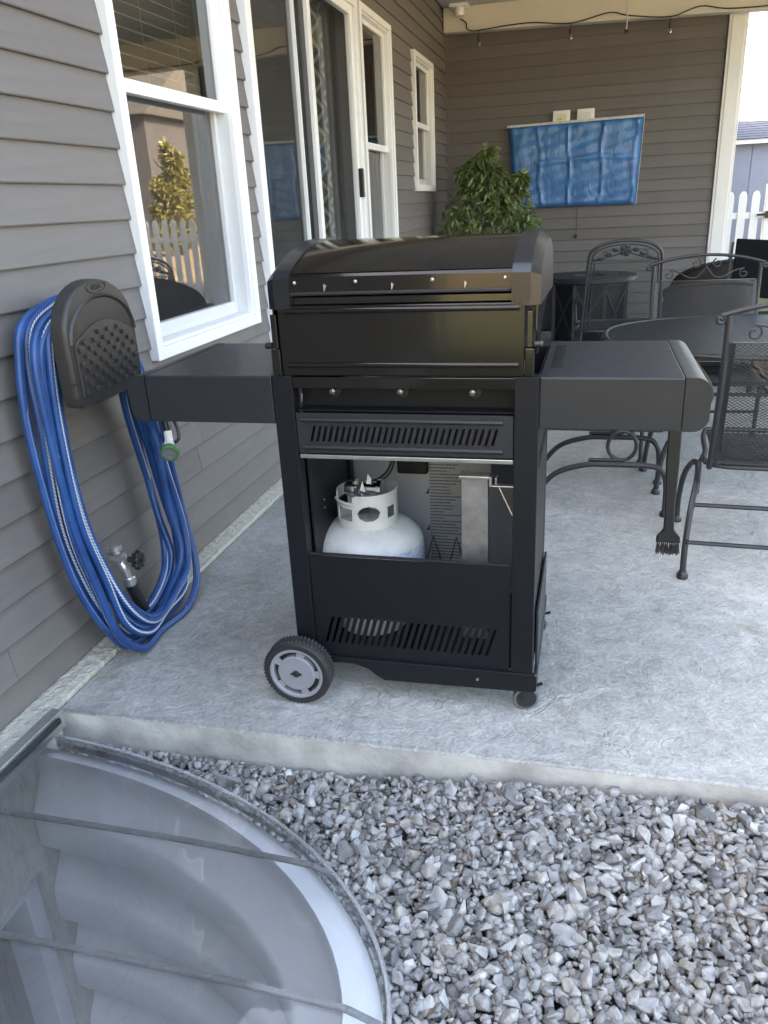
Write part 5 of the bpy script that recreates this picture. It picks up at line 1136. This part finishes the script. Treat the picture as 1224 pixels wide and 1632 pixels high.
# ================================================================== BEYOND: FENCE, SHED, TREES
fn = empty('picket_fence', (6, 12.6, Z0)); tag(fn, 'white vinyl picket fence beyond the patio post', 'fence')
pk = bpy.data.meshes.new('picket'); bb = MB(); bb.prism([(-.05, 0), (.05, 0), (.05, 1.33), (.042, 1.37), (.025, 1.40), (0, 1.41), (-.025, 1.40), (-.042, 1.37), (-.05, 1.33)], 'y', -.012, .012); pk.from_pydata(bb.v, [], bb.f); pk.materials.append(M['white']); pk.update()
for k in range(70):
    x = 2.2+k*.168
    if x > 12.5: break
    o = bpy.data.objects.new('picket', pk); COL.objects.link(o); put(o, fn); o.location = (x, 12.6, Z0+.03)
for z in (.32, 1.12):
    b = MB(); b.box(2.0, 12.6, 12.615, 12.655, Z0+z-.04, Z0+z+.04); b.build('rail', M['white'], fn)
for x in (3.90, 5.7, 7.9, 10.1, 12.4):
    b = MB(); b.box(x-.06, x+.06, 12.57, 12.69, Z0, Z0+1.5); b.prism([(x-.07, Z0+1.5), (x+.07, Z0+1.5), (x, Z0+1.56)], 'y', 12.56, 12.70); b.build('post', M['white'], fn)
b = MB(); b.box(3.74, 3.86, 12.55, 12.57, Z0+1.11, Z0+1.14); b.box(3.84, 3.90, 12.54, 12.57, Z0+1.08, Z0+1.17); b.build('hinge', M['blackpl'], fn)
sh_ = empty('garden_shed', (3.9, 15.2, Z0)); tag(sh_, 'blue-grey garden shed with dark shingled roof behind the white fence', 'shed')
b = MB(); b.box(2.6, 5.0, 14.0, 16.4, Z0, 1.98); b.build('wall', M['shed'], sh_)
for k in range(8):
    b = MB(); b.box(2.62+k*.3, 2.62+k*.3+.288, 13.985, 13.999, Z0+.05, 1.94); b.build('panel', M['shed'], sh_)
b = MB(); b.box(2.5, 5.1, 13.86, 13.92, 1.93, 1.99); b.build('fascia', M['white'], sh_)
for k in range(10):
    f0, f1 = k/10, (k+1)/10; b = MB(); y0, y1 = 13.84+1.36*f0, 13.84+1.36*f1+.03; z0, z1 = 1.99+.40*f0, 1.99+.40*f1
    b.add([(2.48, y0, z0+.012), (5.12, y0, z0+.012), (5.12, y1, z1+.012), (2.48, y1, z1+.012), (2.48, y0, z0), (5.12, y0, z0)], [(0, 1, 2, 3), (4, 5, 1, 0)]); b.build('shingle_row', M['shingle'], sh_)
b = MB(); b.prism([(13.9, 1.985), (15.2, 2.385), (16.5, 1.985)], 'x', 2.55, 5.05); b.build('roof', M['shingle'], sh_)
def tree(loc, h, r, m, label, seed, cone=False):
    t = empty('tree', loc); tag(t, label, 'tree', 'trees round the yard'); x, y, z = loc
    b = MB(); b.tube(cat_rom([(x, y, z), (x+.05, y, z+h*.35), (x-.05, y+.05, z+h*.85)], 5), .1, 10, rr=list(np.linspace(.16, .03, 11)))
    q = random.Random(seed)
    for k in range(9):
        a = q.uniform(0, 2*PI); zz = z+h*q.uniform(.28, .75); L_ = r*q.uniform(.5, .9); b.tube([(x, y, zz), (x+L_*.6*math.cos(a), y+L_*.6*math.sin(a), zz+L_*.35), (x+L_*math.cos(a), y+L_*math.sin(a), zz+L_*.8)], .03, 6, rr=[.05, .03, .012])
    b.build('trunk', M['bark'], t, smooth=True)
    cs = [((x+q.uniform(-.55, .55)*r, y+q.uniform(-.55, .55)*r, z+h*q.uniform(.35, .9)), (r*.42, r*.42, r*.36)) for _ in range(16)]
    if cone: cs = [((x+q.uniform(-.3, .3)*r, y+q.uniform(-.3, .3)*r, z+h*k), (r*(1.05-k)*.8, r*(1.05-k)*.8, h*.10)) for k in np.linspace(.15, .95, 12)]
    leaf_cloud('crown', t, m, cs, 6000 if cone else 3200, .26, .3, seed)
tree((14.15, 30.0, Z0), 3.9, 1.25, M['autumn'], 'yellowing tree in the dry field, seen mirrored in the nearest window', 11, True)
nh = empty('neighbour_house', (21, 38, Z0)); tag(nh, 'dark grey house across the dry field, mirrored left of the tree in the nearest window', 'house')
b = MB(); b.box(17.3, 26, 34, 42, Z0, 5.4); b.build('wall', M['plate'], nh)
b = MB(); b.prism([(33.4, 5.4), (42.6, 5.4), (38, 8.4)], 'x', 16.9, 26.4); b.build('roof', M['roofm'], nh)
tree((2.2, -16, Z0), 6.0, 2.6, M['autumn'], 'yellowing tree behind the viewer, mirrored in the enamel of the grill', 12)
tree((-1.0, -20, Z0), 7.0, 3.0, M['autumn'], 'taller yellowing tree behind the viewer, left of the first', 13)
tree((6.5, -19, Z0), 6.5, 2.8, M['autumn'], 'yellowing tree behind the viewer, right of the first', 14)
